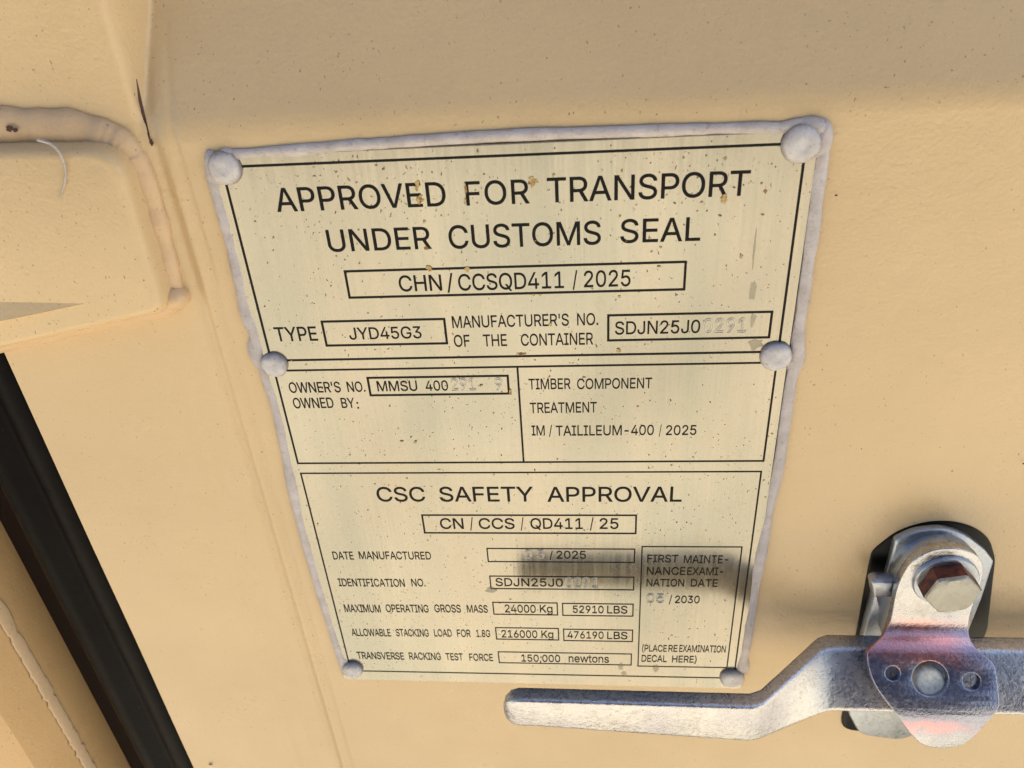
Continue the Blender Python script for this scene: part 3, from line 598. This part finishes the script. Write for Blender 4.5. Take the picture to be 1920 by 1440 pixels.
def word(st, lp, rp, bp, tp, cond=1.0, outline=0):
    """st set between left/right points, on the baseline through bp with capitals up to tp"""
    x0 = U(*lp, PD)[0]; x1 = U(*rp, PD)[0]; zb = U(*bp, PD)[1]; zt = U(*tp, PD)[1]
    sy = (zt-zb)/CAPH; want = (x1-x0)/sy
    def span(sx, tr):
        c_ = layout(st, sx, tr); v = [p[0] for q in c_ for p in q]; return min(v), max(v)
    sx = cond; a0, a1 = span(sx, 0)
    tr = (want-(a1-a0))/max(1, len(st)-1)
    if len(st) == 1: sx = cond*want/(a1-a0) if outline else min(cond*want/(a1-a0), 1.3); tr = 0
    elif tr < -12: sx = cond*(want+12*(len(st)-1))/(a1-a0); tr = -12
    a0, a1 = span(sx, tr)
    if not outline:
        cs_ = [[((p[0]-a0)*sy, p[1]*sy) for p in q] for q in layout(st, sx, tr)]
        vs, es = [], []
        for q in cs_:
            b_ = len(vs); vs += [Vector((p[0]*1000, p[1]*1000)) for p in q]; es += [(b_+i, b_+(i+1) % len(q)) for i in range(len(q))]
        ov, oe, of, _, _, _ = delaunay_2d_cdt(vs, es, [], 0, 1e-5)
        keep = []
        for f in of:
            cx = sum(ov[i].x for i in f)/len(f); cy = sum(ov[i].y for i in f)/len(f); wn = 0
            for (i, j) in es:
                a_, b_ = vs[i], vs[j]
                if (a_.y <= cy) != (b_.y <= cy):
                    xx = a_.x+(cy-a_.y)*(b_.x-a_.x)/(b_.y-a_.y)
                    if xx > cx: wn += 1 if b_.y > a_.y else -1
            if wn: keep.append(f)
        me = bpy.data.meshes.new('tmp')
        me.from_pydata([(x0+v.x/1000, -(PD+.00013), zb+v.y/1000) for v in ov], [], keep)
        return me
    cu = bpy.data.curves.new('tmp', 'CURVE'); cu.dimensions = '3D'; cu.bevel_depth = outline; cu.bevel_resolution = 1
    for c_ in layout(st, sx, tr):
        sp_ = cu.splines.new('POLY'); sp_.points.add(len(c_)-1)
        for q, p in zip(sp_.points, c_): q.co = ((p[0]-a0)*sy*1000, p[1]*sy*1000, 0, 1)
        sp_.use_cyclic_u = True
    o_ = bpy.data.objects.new('tmp', cu); COL.objects.link(o_); bpy.context.view_layer.update()
    me = bpy.data.meshes.new_from_object(o_.evaluated_get(bpy.context.evaluated_depsgraph_get()))
    bpy.data.objects.remove(o_); bpy.data.curves.remove(cu)
    for v in me.vertices:
        v.co = Vector((x0+v.co.x/1000, -(PD+.00013+v.co.z/1000), zb+v.co.y/1000))
    return me
def line(words, cond=1.0):
    bm = bmesh.new()
    for w_ in words:
        me = word(*w_[:5], cond=w_[5] if len(w_) > 5 else cond); bm.from_mesh(me); bpy.data.meshes.remove(me)
    bm.normal_update()
    for f in bm.faces:
        if f.normal.y > 0: f.normal_flip()
    return obj('printed_line', bm, M['ink'], pl)
line([('APPROVED', (520, 396), (836, 370), (761, 388.5), (761, 343.9)), ('FOR', (873, 365), (993.5, 381.3), (875.6, 385), (871, 341)),
      ('TRANSPORT', (1025, 334.5), (1408.3, 320.5), (1041.7, 379), (1025, 334))])
line([('UNDER', (609.4, 430.6), (810, 467), (700.6, 469.4), (692.8, 429)), ('CUSTOMS', (841, 445.3), (1126.7, 446.7), (1048, 460), (1047, 416.7)),
      ('SEAL', (1163, 446.7), (1312.7, 450), (1206.7, 454), (1205, 410.7))])
line([('CHN', (747.7, 532), (828, 530), (778.3, 545.6), (776, 516.5)), ('/', (839, 545.5), (848.5, 516), (840, 544), (840, 514)),
      ('CCSQD411', (859, 530), (1057.5, 535), (974.6, 541.8), (974.6, 511.5)), ('/', (1073.7, 538.5), (1082.5, 509), (1076, 538.5), (1076, 508.5)),
      ('2025', (1094.8, 525), (1182.3, 527), (1097, 538.3), (1105, 508))])
line([('TYPE', (512, 613.6), (597, 638.4), (565, 639), (562, 613))], .85)
line([('JYD45G3', (655, 630), (790, 624.4), (696.7, 635.8), (693.7, 614))], .95)
line([("MANUFACTURER'S", (846.3, 593), (1066.5, 599.6), (848.3, 614.8), (846.3, 593.2)), ('NO.', (1082, 600), (1121.9, 609), (1082.5, 609.8), (1082.5, 588))], .75)
line([('OF', (851, 639), (879.8, 628.8), (871.7, 649.8), (870, 628.2)), ('THE', (905, 628.8), (951, 647.7), (936, 648.6), (935, 627)),
      ('CONTAINER', (976.7, 639), (1112.3, 646.3), (1018, 647.4), (1018, 625.8))], .75)
line([('SDJN25J0', (1153, 615.6), (1313, 611), (1216.7, 625.8), (1216.7, 602))])
line([("OWNER'S", (542, 728), (638.3, 726.5), (577, 736), (577, 716.8)), ('NO.', (650.6, 725), (686, 735), (654.4, 734.6), (654.4, 715.9))], .75)
line([('MMSU', (707, 725), (781.8, 722), (710, 733.5), (710, 714.8)), ('400', (798, 726), (840, 723.5), (807.5, 732.4), (806, 714))], .9)
line([('OWNED', (549.4, 755.6), (625, 755.6), (570, 765.2), (570, 746.2)), ('BY', (637.8, 747), (663, 747), (640, 764.7), (640, 746.4)), (':', (669, 760), (672.5, 760), (671, 766), (671, 749))], .75)
line([('TIMBER', (990.6, 711.3), (1070, 729.4), (1000, 729.9), (1000, 710.5)), ('COMPONENT', (1082, 719), (1223, 709), (1160, 728.4), (1160, 709.2))], .8)
line([('TREATMENT', (993, 755.6), (1119, 755.6), (1030, 773.9), (1030, 755))], .8)
line([('IM', (996.5, 806), (1021.3, 806), (1000, 816.3), (1000, 798.2)), ('/', (1029.4, 815.4), (1035, 798), (1032, 816), (1032, 798)),
      ('TAILILEUM-400', (1041.7, 799.4), (1226, 806.7), (1100, 816.3), (1100, 798)), ('/', (1235.6, 815.4), (1240.6, 797), (1238, 815.6), (1238, 797.3)),
      ('2025', (1248.8, 806), (1306, 806), (1270, 815.4), (1270, 797.6))], .85)
line([('CSC', (706, 926.6), (797.3, 931.8), (750, 940), (750, 913.6)), ('SAFETY', (824, 928.7), (999, 913.5), (880, 940), (880, 913.2)),
      ('APPROVAL', (1026.4, 940), (1277.9, 940), (1100, 940.4), (1100, 913.3))], 1.15)
line([('CN', (825, 982.2), (869, 982), (850, 991.4), (850, 972)), ('/', (881.6, 991.4), (886.3, 971.5), (883, 991.4), (883, 971.5)),
      ('CCS', (897.5, 982), (964.7, 982), (930, 991.4), (930, 972)), ('/', (976.3, 991.4), (981.5, 971.5), (979, 991.4), (979, 971.5)),
      ('QD411', (994.4, 982), (1093, 982), (1040, 991.4), (1040, 972)), ('/', (1106, 991.4), (1113, 971.5), (1108, 991.4), (1108, 971.5)),
      ('25', (1124.2, 982), (1159.7, 982), (1140, 991.4), (1140, 972))], 1.15)
line([('DATE', (622.5, 1036), (662.2, 1041), (640, 1048.8), (640, 1034.5)), ('MANUFACTURED', (674, 1046), (808, 1041.8), (750, 1048.5), (750, 1034.5))], .85)
line([('/', (1030.4, 1047.6), (1036.5, 1033.5), (1033, 1047.4), (1033, 1033.4)), ('2025', (1043.5, 1040), (1098.5, 1040), (1070, 1047.3), (1070, 1033))], 1.15)
line([('IDENTIFICATION', (634.5, 1093), (758.5, 1093), (700, 1099.5), (700, 1085.5)), ('NO.', (771.3, 1093), (798.2, 1099), (780, 1099.2), (780, 1085.5))], .8)
line([('SDJN25J0', (929, 1092), (1055.5, 1092), (980, 1099), (980, 1084.6))], 1.15)
line([('MAXIMUM', (645.5, 1141), (713.2, 1141), (680, 1147.8), (680, 1133.8)), ('OPERATING', (723.3, 1141), (803.4, 1141), (760, 1147.8), (760, 1134)),
      ('GROSS', (814.4, 1141), (863.9, 1141), (840, 1148), (840, 1134)), ('MASS', (875.2, 1141), (914.3, 1141), (895, 1148.4), (895, 1134.7))], .8)
line([('24000', (946.4, 1141), (1004.4, 1141), (975, 1148.3), (975, 1134.2)), ('Kg', (1012, 1141), (1036, 1141), (1024, 1148.4), (1024, 1134.4))], 1.0)
line([('52910', (1074, 1143), (1131.8, 1143), (1100, 1149.3), (1100, 1135.9)), ('LBS', (1138.3, 1143), (1176.5, 1143), (1150, 1150), (1150, 1136.2))], 1.05)
line([('ALLOWABLE', (659.2, 1187), (732.5, 1187), (690, 1192.4), (690, 1179.3)), ('STACKING', (742.3, 1187), (803.7, 1187), (770, 1193), (770, 1179.9)),
      ('LOAD', (814, 1187), (847, 1187), (830, 1193.3), (830, 1180.2)), ('FOR', (856.8, 1187), (882.2, 1187), (870, 1194), (870, 1180.8)),
      ('1.8G', (892.9, 1188), (918.9, 1188), (905, 1194.2), (905, 1181.4))], .8)
line([('216000', (940.2, 1188.5), (1007.5, 1188.5), (975, 1195.5), (975, 1182.1)), ('Kg', (1015, 1189), (1037.4, 1189), (1025, 1196), (1025, 1182.6))], 1.0)
line([('476190', (1064, 1190), (1131.8, 1190), (1100, 1197), (1100, 1184.2)), ('LBS', (1138.3, 1191), (1176.5, 1191), (1150, 1198), (1150, 1184.8))], 1.05)
line([('TRANSVERSE', (669.3, 1229), (757, 1229), (710, 1235.8), (710, 1223)), ('RACKING', (767, 1230), (826.3, 1230), (790, 1236.7), (790, 1223.9)),
      ('TEST', (835.5, 1231), (867.8, 1231), (850, 1237.6), (850, 1225.1)), ('FORCE', (879.8, 1232), (924, 1232), (900, 1238.9), (900, 1226))], .8)
line([('150,000', (977.5, 1234), (1050.3, 1234), (1010, 1240.6), (1010, 1227.9)), ('newtons', (1066.2, 1235), (1141.9, 1235), (1105, 1241.9), (1105, 1228.0))], 1.1)
line([('FIRST', (1213.7, 1047), (1271.8, 1047), (1220, 1054), (1220, 1040.3)), ('MAINTE-', (1282.5, 1047), (1365.6, 1049), (1300, 1055.6), (1300, 1041.3))])
line([('NANCE', (1212.8, 1070), (1285.5, 1070), (1240, 1077.5), (1240, 1063.5)), ('EXAMI-', (1288.6, 1070), (1356.4, 1072), (1310, 1078), (1310, 1064))])
line([('NATION', (1212.2, 1092), (1283, 1092), (1240, 1099.2), (1240, 1085.8)), ('DATE', (1295.3, 1092), (1346, 1092), (1320, 1099.8), (1320, 1086.4))])
line([('/', (1254, 1130.7), (1260.5, 1116), (1257, 1130.7), (1257, 1116)), ('2030', (1265.7, 1124), (1312, 1124), (1290, 1130.7), (1290, 1117.3))], .95)
line([('(PLACE', (1204, 1215), (1250.4, 1215), (1226, 1221.4), (1226, 1209.4)), ('RE', (1253.5, 1215), (1270.3, 1215), (1262, 1221.8), (1262, 1209.6)),
      ('EXAMINATION', (1273.8, 1216), (1361, 1216), (1320, 1222.7), (1320, 1210.3))], .8)
line([('DECAL', (1203, 1234), (1250.4, 1234), (1226, 1240.8), (1226, 1228.6)), ('HERE)', (1260.2, 1235), (1306.3, 1235), (1285, 1242), (1285, 1229.8))], .9)

for w_ in (('0291', (1319, 611), (1400.4, 605), (1350, 623.5), (1350, 597.5)), ('291', (846, 723), (892, 722), (868, 731.4), (868, 709.8)),
           ('9', (927.7, 720), (941.7, 720), (934, 730.3), (934, 709)), ('05', (983, 1040), (1020, 1040), (1000, 1046), (1000, 1031.5)),
           ('0291', (1059.5, 1092), (1122, 1092), (1090, 1100.8), (1090, 1082.4)), ('05', (1212, 1122), (1245, 1122), (1228, 1129.5), (1228, 1113.5))):
    me = word(*w_, outline=.18); me.update()
    obj('stamped_digits', me, M['stamp'], pl, True)

# chips, dried specks and runs on the plate
def Pp(px, py): return P(px, py, PD)
def flip(bm):
    for f in bm.faces:
        f.normal_update()
        if f.normal.y > 0: f.normal_flip()
k = 0
for (px, py, rx, rz) in ((783, 343, .9, 1.1), (787, 374, 1.3, 1.5), (781, 353, .8, .8), (873, 355, .5, 1.8), (872, 376, .4, 1.0), (796, 415, .7, .5), (800, 465, .9, .8),
                         (805, 503, 1.2, 1.2), (876, 505, .9, 1.0), (998, 341, 1.6, 1.6), (1038, 327, .5, .4), (1166, 320, .4, .6), (1358, 372, 1.0, 1.6),
                         (1435, 359, .6, .7), (1360, 297, .5, .5), (1430, 402, .5, .4), (1341, 440, .4, .5), (1000, 552, .6, .5), (1013, 552, .5, .4),
                         (1032, 608, .6, .6), (1160, 657, 1.0, .8), (1236, 499, .6, .5), (1161, 556, .5, .5), (978, 663, 2.2, .6), (779, 828, .7, .6), (753, 827, 1.0, .3),
                         (957, 735, .5, 1.1), (902, 722, .7, .4), (1162, 405, .4, .4), (1350, 404, .6, .3), (1390, 480, .5, .7)):
    k += 1; p = Pp(px, py); bm = bmesh.new(); blob2(bm, p.x, p.z, rx/1000, rz/1000, -(PD+.00026+.000004*k), k, 14, .45); flip(bm); obj('rust_chip', bm, M['chip'], pl)
bm = bmesh.new()
for i in range(130):
    x = random.uniform(-.124, .071); z = H(random.uniform(-348, -73)); k += 1; r_ = random.uniform(.00012, .00032)
    blob2(bm, x, z, r_*random.uniform(.6, 1.3), r_*random.uniform(.7, 1.8), -(PD+.00026+.0000006*k), k, 8, .4)
flip(bm); obj('dirt_specks', bm, M['chip'], pl)['kind'] = 'stuff'
for (px, py, rx, rz) in ((1412, 545, 1.2, 4.5), (1414, 470, .4, 7.0), (1418, 645, 2.6, 2.4), (1412, 600, 1.0, 3.0), (1164, 1250, 1.1, 2.4), (1230, 1252, 1.6, 2.6), (920, 1106, 2.4, 2.0), (1170, 1263, 1.4, 1.6)):
    k += 1; p = Pp(px, py); bm = bmesh.new(); blob2(bm, p.x, p.z, rx/1000, rz/1000, -(PD+.00006+.0000002*k), k, 18, .3); flip(bm); obj('dried_run', bm, M['grime'], pl)

# silicone bead round three edges
bm = bmesh.new()
def sil(pxs, wbase, hbase, sd):
    pth = bead_path(pxs, .0006, 12); ws = []; hs = []
    for i, p in enumerate(pth):
        n1 = mnoise.noise(Vector((i*.07, sd, 0))); n2 = mnoise.noise(Vector((i*.3, sd+4, 0)))
        ws.append(wbase*(1+.30*n1+.09*n2)); hs.append(hbase*.72*(1+.25*n1+.10*n2))
    sweep(bm, pth, ws, hs, seg=11)
sil([(398, 300), (430, 292), (500, 285), (560, 282), (640, 274), (700, 270), (800, 263), (900, 257), (1000, 252), (1100, 249), (1200, 246), (1320, 242), (1410, 240), (1465, 240), (1500, 233), (1540, 240)], .0040, .0019, 1)
sil([(396, 300), (402, 345), (417, 400), (432, 455), (447, 520), (461, 585), (478, 630), (489, 672), (501, 715), (516, 760), (530, 820), (544, 890), (560, 965), (580, 1040), (602, 1115), (622, 1180), (642, 1240), (650, 1262)], .0045, .0021, 5)
sil([(1547, 250), (1541, 300), (1532, 360), (1524, 430), (1514, 500), (1505, 570), (1497, 620), (1493, 665), (1482, 720), (1472, 790), (1462, 860), (1448, 930), (1432, 1010), (1419, 1080), (1408, 1150), (1398, 1215), (1384, 1268)], .0047, .0023, 9)
for (px, py, rx, rz, hh) in ((1520, 240, 6.5, 3.6, 2.6), (1542, 262, 3.4, 6.5, 2.5), (396, 300, 2.6, 3.4, 2.4), (425, 290, 3.0, 2.4, 2.4), (480, 665, 3.4, 7.5, 1.6), (1492, 672, 3.6, 8.0, 1.8),
                          (646, 1240, 2.6, 4.0, 1.5), (1395, 1250, 2.8, 6.0, 1.8), (408, 330, 3.6, 4.0, 2.1)):
    r = bmesh.ops.create_uvsphere(bm, u_segments=20, v_segments=12, radius=1); cx, cz = U(px, py, .001)
    for v in r['verts']:
        n1 = 1+.12*mnoise.noise(v.co*1.5+Vector((px*.1, 0, 0)))
        v.co = Vector((cx+v.co.x*rx*.001*n1, -.0004-v.co.y*hh*.001*n1*-1, cz+v.co.z*rz*.001*n1)) if False else Vector((cx+v.co.x*rx*.001*n1, -.0004+v.co.y*hh*.001*n1, cz+v.co.z*rz*.001*n1))
bmesh.ops.recalc_face_normals(bm, faces=bm.faces)
obj('silicone_bead', bm, M['sil'], pl, True)

# rivets under silicone caps
for i, (px, py, r_, hh) in enumerate(((419, 318, 5.9, 3.3), (1505, 272, 6.3, 3.6), (512, 687, 5.4, 3.2), (1456, 672, 6.1, 3.3), (660, 1260, 5.4, 3.4), (1374, 1276, 6.0, 3.2))):
    cx, cz = U(px, py, .0035); bm = bmesh.new(); prev = None; seg = 36
    for (rr_, hz) in ((1.0, -.3), (1.03, .15), (1.0, .42), (.93, .66), (.80, .84), (.64, .95), (.45, 1.0), (.30, 1.0), (.2, .96), (.1, .97)):
        ring = []
        for s in range(seg):
            an = 2*math.pi*s/seg; nz = mnoise.noise(Vector((math.cos(an)*1.1, math.sin(an)*1.1, i*5.5+hz*.4)))
            q = r_*.001*rr_*(1+.07*nz); dz_ = .07*mnoise.noise(Vector((math.cos(an)*rr_*2.2, math.sin(an)*rr_*2.2, i*3.1+9)))
            ring.append(bm.verts.new((cx+math.cos(an)*q, -(PD-.0002+hh*.001*(hz+(dz_ if rr_ < .9 else 0))), cz+math.sin(an)*q)))
        if prev:
            for s in range(seg): bm.faces.new((prev[s], prev[(s+1) % seg], ring[(s+1) % seg], ring[s]))
        prev = ring
    bm.faces.new(prev); bmesh.ops.recalc_face_normals(bm, faces=bm.faces)
    obj('rivet', bm, M['cap'], pl, True)

# ------------------------------------------------------------------ door handle
hd = thing('door_handle', 'silver grey cast steel lever handle held by a bolted hasp on a black backed bracket', 'door handle', (.15, 0, H(-310)))
# black backing sheet
bm = bmesh.new()
bk = roundpoly([U(1600, 1215), U(1627, 1063), U(1634, 1032), U(1681, 994), U(1735, 977), U(1785, 976), U(1828, 988), U(1855, 1010), U(1865, 1046), U(1850, 1180), X(181, -385), X(132, -385)],
               [.002, .003, .003, .006, .006, .005, .005, .004, .003, .004, .01, .01], 5)
puff(bm, bk, [(0, -.0006), (0, .0006), (.0006, .0010)])
sharpen(obj('backing_sheet', bm, M['gasket'], hd))
# thick bracket plate behind hasp and lever
bm = bmesh.new(); d_ = .0045
bp_ = [U(1664, 1074, d_), U(1679, 1015, d_), U(1713, 999, d_), U(1745, 994, d_), U(1768, 993, d_), U(1795, 999, d_), U(1816, 1008, d_), U(1848, 1033, d_), U(1864, 1054, d_), U(1842, 1122, d_), U(1812, 1196, d_), X(178, -372), X(163, -387), X(141, -383), X(131.5, -364), U(1640, 1215, d_)]
puff(bm, roundpoly(bp_, [.001, .002, .004, .004, .004, .004, .003, .002, .001, .004, .01, .006, .006, .006, .006, .004], 5), [(0, .0011), (0, .0036), (.0003, .0042), (.0009, d_)])
sharpen(obj('bracket_plate', bm, M['bracket'], hd), 40)
# boss between bracket and hasp
bm = bmesh.new(); prev = None; c_ = X(151.5, -262.5)
puff(bm, roundpoly([X(134.5, -300), X(134.0, -262), X(136.5, -251), X(143, -244.5), X(151.5, -242), X(160, -244.5), X(166.5, -251), X(169, -262), X(170, -300)], .004, 5), [(0, .0044), (0, .0118), (.0006, .0126)])
sharpen(obj('boss', bm, M['bracket'], hd), 40)
# small lug beside the hasp
bm = bmesh.new()
lg = roundpoly([U(1634, 1094, .0125), U(1643, 1090, .0125), U(1690, 1093, .0125), U(1690, 1121, .0125), U(1638, 1121, .0125)], [.0012]*5, 4)
puff(bm, lg, [(0, .0070), (0, .0113), (.0004, .0122), (.001, .0125)])
lg2 = roundpoly([U(1640, 1112, .006), U(1680, 1122, .006), U(1668, 1206, .006), U(1616, 1206, .006)], [.0015]*4, 4)
puff(bm, lg2, [(0, .0011), (0, .0050), (.0003, .0056), (.0008, .006)])
sharpen(obj('side_lug', bm, M['bracket'], hd), 40)

# lever: lofted bar, flat grip standing off the door, tapering in to the hub
#       x      zt(back)  d_back  zt_front d_front  zb_front d  zb_back d
secs = []
def sec(x, bt, ft, fb, bb): secs.append((x, bt, ft, fb, bb))
def lerp(a_, b_, s): return tuple(p*(1-s)+q*s for p, q in zip(a_, b_))
G = [(41.4, -301.2), (49.5, -301.2), (49.0, -326.2), (42.3, -325.6)]
G0 = [(41.0, -301.0), (48.8, -301.0), (48.2, -320.6), (42.0, -319.6)]
HB = [(10.0, -299.2), (18.5, -299.6), (35.0, -322.5), (22.0, -332.0)]
sec(-38.5, *[lerp(p, (44.5, -312), .72) for p in G0])
sec(-37.4, *[lerp(p, (44.5, -312), .36) for p in G0])
sec(-34.8, *[lerp(p, (44.5, -312), .10) for p in G0])
sec(-31.5, *G0)
for s in (0, .2, .4, .6, .8, 1): sec(-25+s*95, *[lerp(p, q, s) for p, q in zip(G0, G)])
for s in (.06, .2, .4, .6, .8, .94): 
    e_ = s
    sec(73+s*35, *[lerp(p, q, e_) for p, q in zip(G, HB)])
for x in (110.5, 116, 130, 150, 165, 180, 195, 215, 240, 262): sec(x, *HB)
sec(266, *[lerp(p, (20, -318), .3) for p in HB]); sec(268, *[lerp(p, (20, -318), .8) for p in HB])
bm = bmesh.new(); prev = None
for (x, *q) in secs:
    pts = roundpoly([(-p[0]/1000, H(p[1])) for p in q], [.0018, .0018, .0024, .0018], 4)
    ring = [bm.verts.new((x/1000+.0002*mnoise.noise(Vector((x*.2, k, 0))), p[0], p[1])) for k, p in enumerate(pts)]
    if prev:
        L_ = len(ring)
        for k in range(L_): bm.faces.new((prev[k], prev[(k+1) % L_], ring[(k+1) % L_], ring[k]))
    else: bm.faces.new(ring)
    prev = ring
bm.faces.new(prev)
bmesh.ops.recalc_face_normals(bm, faces=bm.faces)
lev = obj('lever', bm, M['lever'], hd); sharpen(lev, 60)

# hasp: bent plate with three holes
prof_px = [(1015, 15.5), (1150, 15.5), (1172, 16.8), (1192, 19.8), (1214, 24.5), (1330, 39.5), (1348, 41.2), (1366, 41.8), (1400, 42.0)]
PR = []                                       # (arc length, d, z)
s_ = 0; last = None
for py, d_ in prof_px:
    z = U(1750, py, d_/1000)[1]; 
    if last: s_ += math.hypot(d_/1000-last[0], z-last[1])
    PR.append((s_, d_/1000, z)); last = (d_/1000, z)
def prof_at(s):
    for a_, b_ in zip(PR, PR[1:]):
        if s <= b_[0] or b_ is PR[-1]:
            k_ = (s-a_[0])/(b_[0]-a_[0]); d_ = a_[1]+(b_[1]-a_[1])*k_; z_ = a_[2]+(b_[2]-a_[2])*k_
            tx = Vector((b_[1]-a_[1], b_[2]-a_[2])).normalized(); return d_, z_, tx
def smooth_prof(s):
    h_ = .0022; A = [prof_at(s+o_) for o_ in (-h_, -h_/2, 0, h_/2, h_)]
    d_ = sum(q[0] for q in A)/5; z_ = sum(q[1] for q in A)/5; tx = sum((q[2] for q in A), Vector((0, 0))).normalized(); return d_, z_, tx
def to_s(px, py):                             # photo point on the hasp surface -> (x, s)
    best = None
    for i in range(601):
        s = PR[-1][0]*(-.12+1.2*i/600); d_, z_, _ = prof_at(s); x, zz_ = U(px, py, d_)
        e_ = abs(zz_-z_)
        if best is None or e_ < best[0]: best = (e_, x, s)
    return best[1], best[2]
outl = [(1683, 1093), (1677, 1117), (1669, 1160), (1655, 1192), (1632, 1216), (1625, 1228), (1632, 1262), (1650, 1297), (1690, 1347), (1708, 1370), (1727, 1387), (1757, 1394), (1797, 1389), (1823, 1372), (1843, 1350), (1866, 1322),
        (1864, 1280), (1856, 1243), (1826, 1218), (1813, 1198), (1809, 1173), (1813, 1147), (1826, 1107), (1836, 1077), (1837, 1057), (1828, 1039), (1807, 1028), (1780, 1023), (1747, 1027), (1716, 1042), (1697, 1064)]
op = catmull([to_s(*p) for p in outl], 4, True)
def circ(cpx, rx_px):                          # hole: centre px, radius from left/right px
    c_ = to_s(*cpx); e_ = to_s(cpx[0]+rx_px, cpx[1]); r_ = abs(e_[0]-c_[0])
    return c_, r_
holes = [circ((1741, 1270), 36), circ((1671, 1260), 16), circ((1818, 1275), 19)]
cu = bpy.data.curves.new('tmp', 'CURVE'); cu.dimensions = '2D'; cu.fill_mode = 'BOTH'; cu.extrude = .0016; cu.bevel_depth = .0005; cu.bevel_resolution = 2
def spl(pts):
    sp_ = cu.splines.new('POLY'); sp_.points.add(len(pts)-1)
    for q, p in zip(sp_.points, pts): q.co = (p[0], p[1], 0, 1)
    sp_.use_cyclic_u = True
spl(op)
for c_, r_ in holes: spl([(c_[0]+r_*math.cos(k*math.pi/20), c_[1]+r_*math.sin(k*math.pi/20)) for k in range(40)])
oc = bpy.data.objects.new('tmp', cu); COL.objects.link(oc); bpy.context.view_layer.update()
me = bpy.data.meshes.new_from_object(oc.evaluated_get(bpy.context.evaluated_depsgraph_get())); bpy.data.objects.remove(oc)
bm = bmesh.new(); bm.from_mesh(me); bmesh.ops.remove_doubles(bm, verts=bm.verts, dist=1e-6)
ss = PR[-1][0]
for i in range(1, 64):
    bmesh.ops.bisect_plane(bm, geom=bm.verts[:]+bm.edges[:]+bm.faces[:], plane_co=(0, ss*(-.05+1.1*i/64), 0), plane_no=(0, 1, 0), dist=1e-7)
for v in bm.verts:
    d_, z_, tx = smooth_prof(v.co.y); nx = Vector((-tx.y, tx.x))   # outward normal in (d,z)
    if nx.x < 0: nx = -nx
    h_ = v.co.z
    v.co = Vector((v.co.x, -(d_+nx.x*h_), z_+nx.y*h_))
bmesh.ops.recalc_face_normals(bm, faces=bm.faces)
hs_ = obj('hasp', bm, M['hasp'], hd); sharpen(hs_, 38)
# washer ring and hex bolt
bc = U(1772, 1087, .0180)
def disc(bm, c_, rings, seg=40):
    prev = None
    for r_, d_ in rings:
        ring = [bm.verts.new((c_[0]+r_*math.cos(2*math.pi*k/seg), -d_, c_[1]+r_*math.sin(2*math.pi*k/seg))) for k in range(seg)]
        if prev:
            for k in range(seg): bm.faces.new((prev[k], prev[(k+1) % seg], ring[(k+1) % seg], ring[k]))
        prev = ring
    bm.faces.new(prev)
bm = bmesh.new(); disc(bm, bc, [(.0132, .0160), (.0132, .0190), (.0128, .0195), (.0118, .0196)])
bmesh.ops.recalc_face_normals(bm, faces=bm.faces)
w0 = obj('washer', bm, M['bracket'], hd); sharpen(w0, 40)
bm = bmesh.new(); prev = None; rot = math.radians(12)
for r_, d_ in ((.0113, .0197), (.0113, .0258)):
    ring = [bm.verts.new((bc[0]+r_*math.cos(rot+math.pi/3*k), -d_, bc[1]+r_*math.sin(rot+math.pi/3*k))) for k in range(6)]
    if prev:
        for k in range(6): bm.faces.new((prev[k], prev[(k+1) % 6], ring[(k+1) % 6], ring[k]))
    prev = ring
bmesh.ops.recalc_face_normals(bm, faces=bm.faces)
bl = obj('bolt_shank', bm, M['rust'], hd)
bm = bmesh.new(); prev = None
for r_, d_, hexf in ((.0113, .0258, 1), (.0108, .0268, .6), (.0098, .0273, 0), (.006, .0275, 0), (.002, .0273, 0)):
    ring = []
    for k in range(48):
        an = 2*math.pi*k/48; a6 = ((an-rot) % (math.pi/3))-math.pi/6; hx = math.cos(math.pi/6)/math.cos(a6)
        q = r_*(hx*hexf+(1-hexf)*(.93))
        ring.append(bm.verts.new((bc[0]+q*math.cos(an), -d_, bc[1]+q*math.sin(an))))
    if prev:
        for k in range(48): bm.faces.new((prev[k], prev[(k+1) % 48], ring[(k+1) % 48], ring[k]))
    prev = ring
bm.faces.new(prev); bmesh.ops.recalc_face_normals(bm, faces=bm.faces)
sharpen(obj('bolt_head', bm, M['bolt'], hd), 25)
# pivot pin showing through the middle hole
(cx_, cs_), cr_ = holes[0]; d_, z_, tx = smooth_prof(cs_); nx = Vector((-tx.y, tx.x)); nx = nx if nx.x > 0 else -nx
axis = Vector((0, -nx.x, nx.y)); cen = Vector((cx_+.0012, -d_, z_))-Vector((0, -tx.x, tx.y))*-.0026
bm = bmesh.new(); q = axis.to_track_quat('Z', 'Y').to_matrix(); prev = None
for r_, h_ in ((.0064, -.0105), (.0064, -.0022), (.0060, -.0012), (.0050, -.0008), (.0040, -.0012), (.0026, -.0010)):
    ring = [bm.verts.new(cen+q@Vector((r_*math.cos(2*math.pi*k/32), r_*math.sin(2*math.pi*k/32), h_+.0002*mnoise.noise(Vector((k*.4, h_*900, 0)))))) for k in range(32)]
    if prev:
        for k in range(32): bm.faces.new((prev[k], prev[(k+1) % 32], ring[(k+1) % 32], ring[k]))
    prev = ring
bm.faces.new(prev); bmesh.ops.recalc_face_normals(bm, faces=bm.faces)
obj('pivot_pin', bm, M['pin'], hd, True)
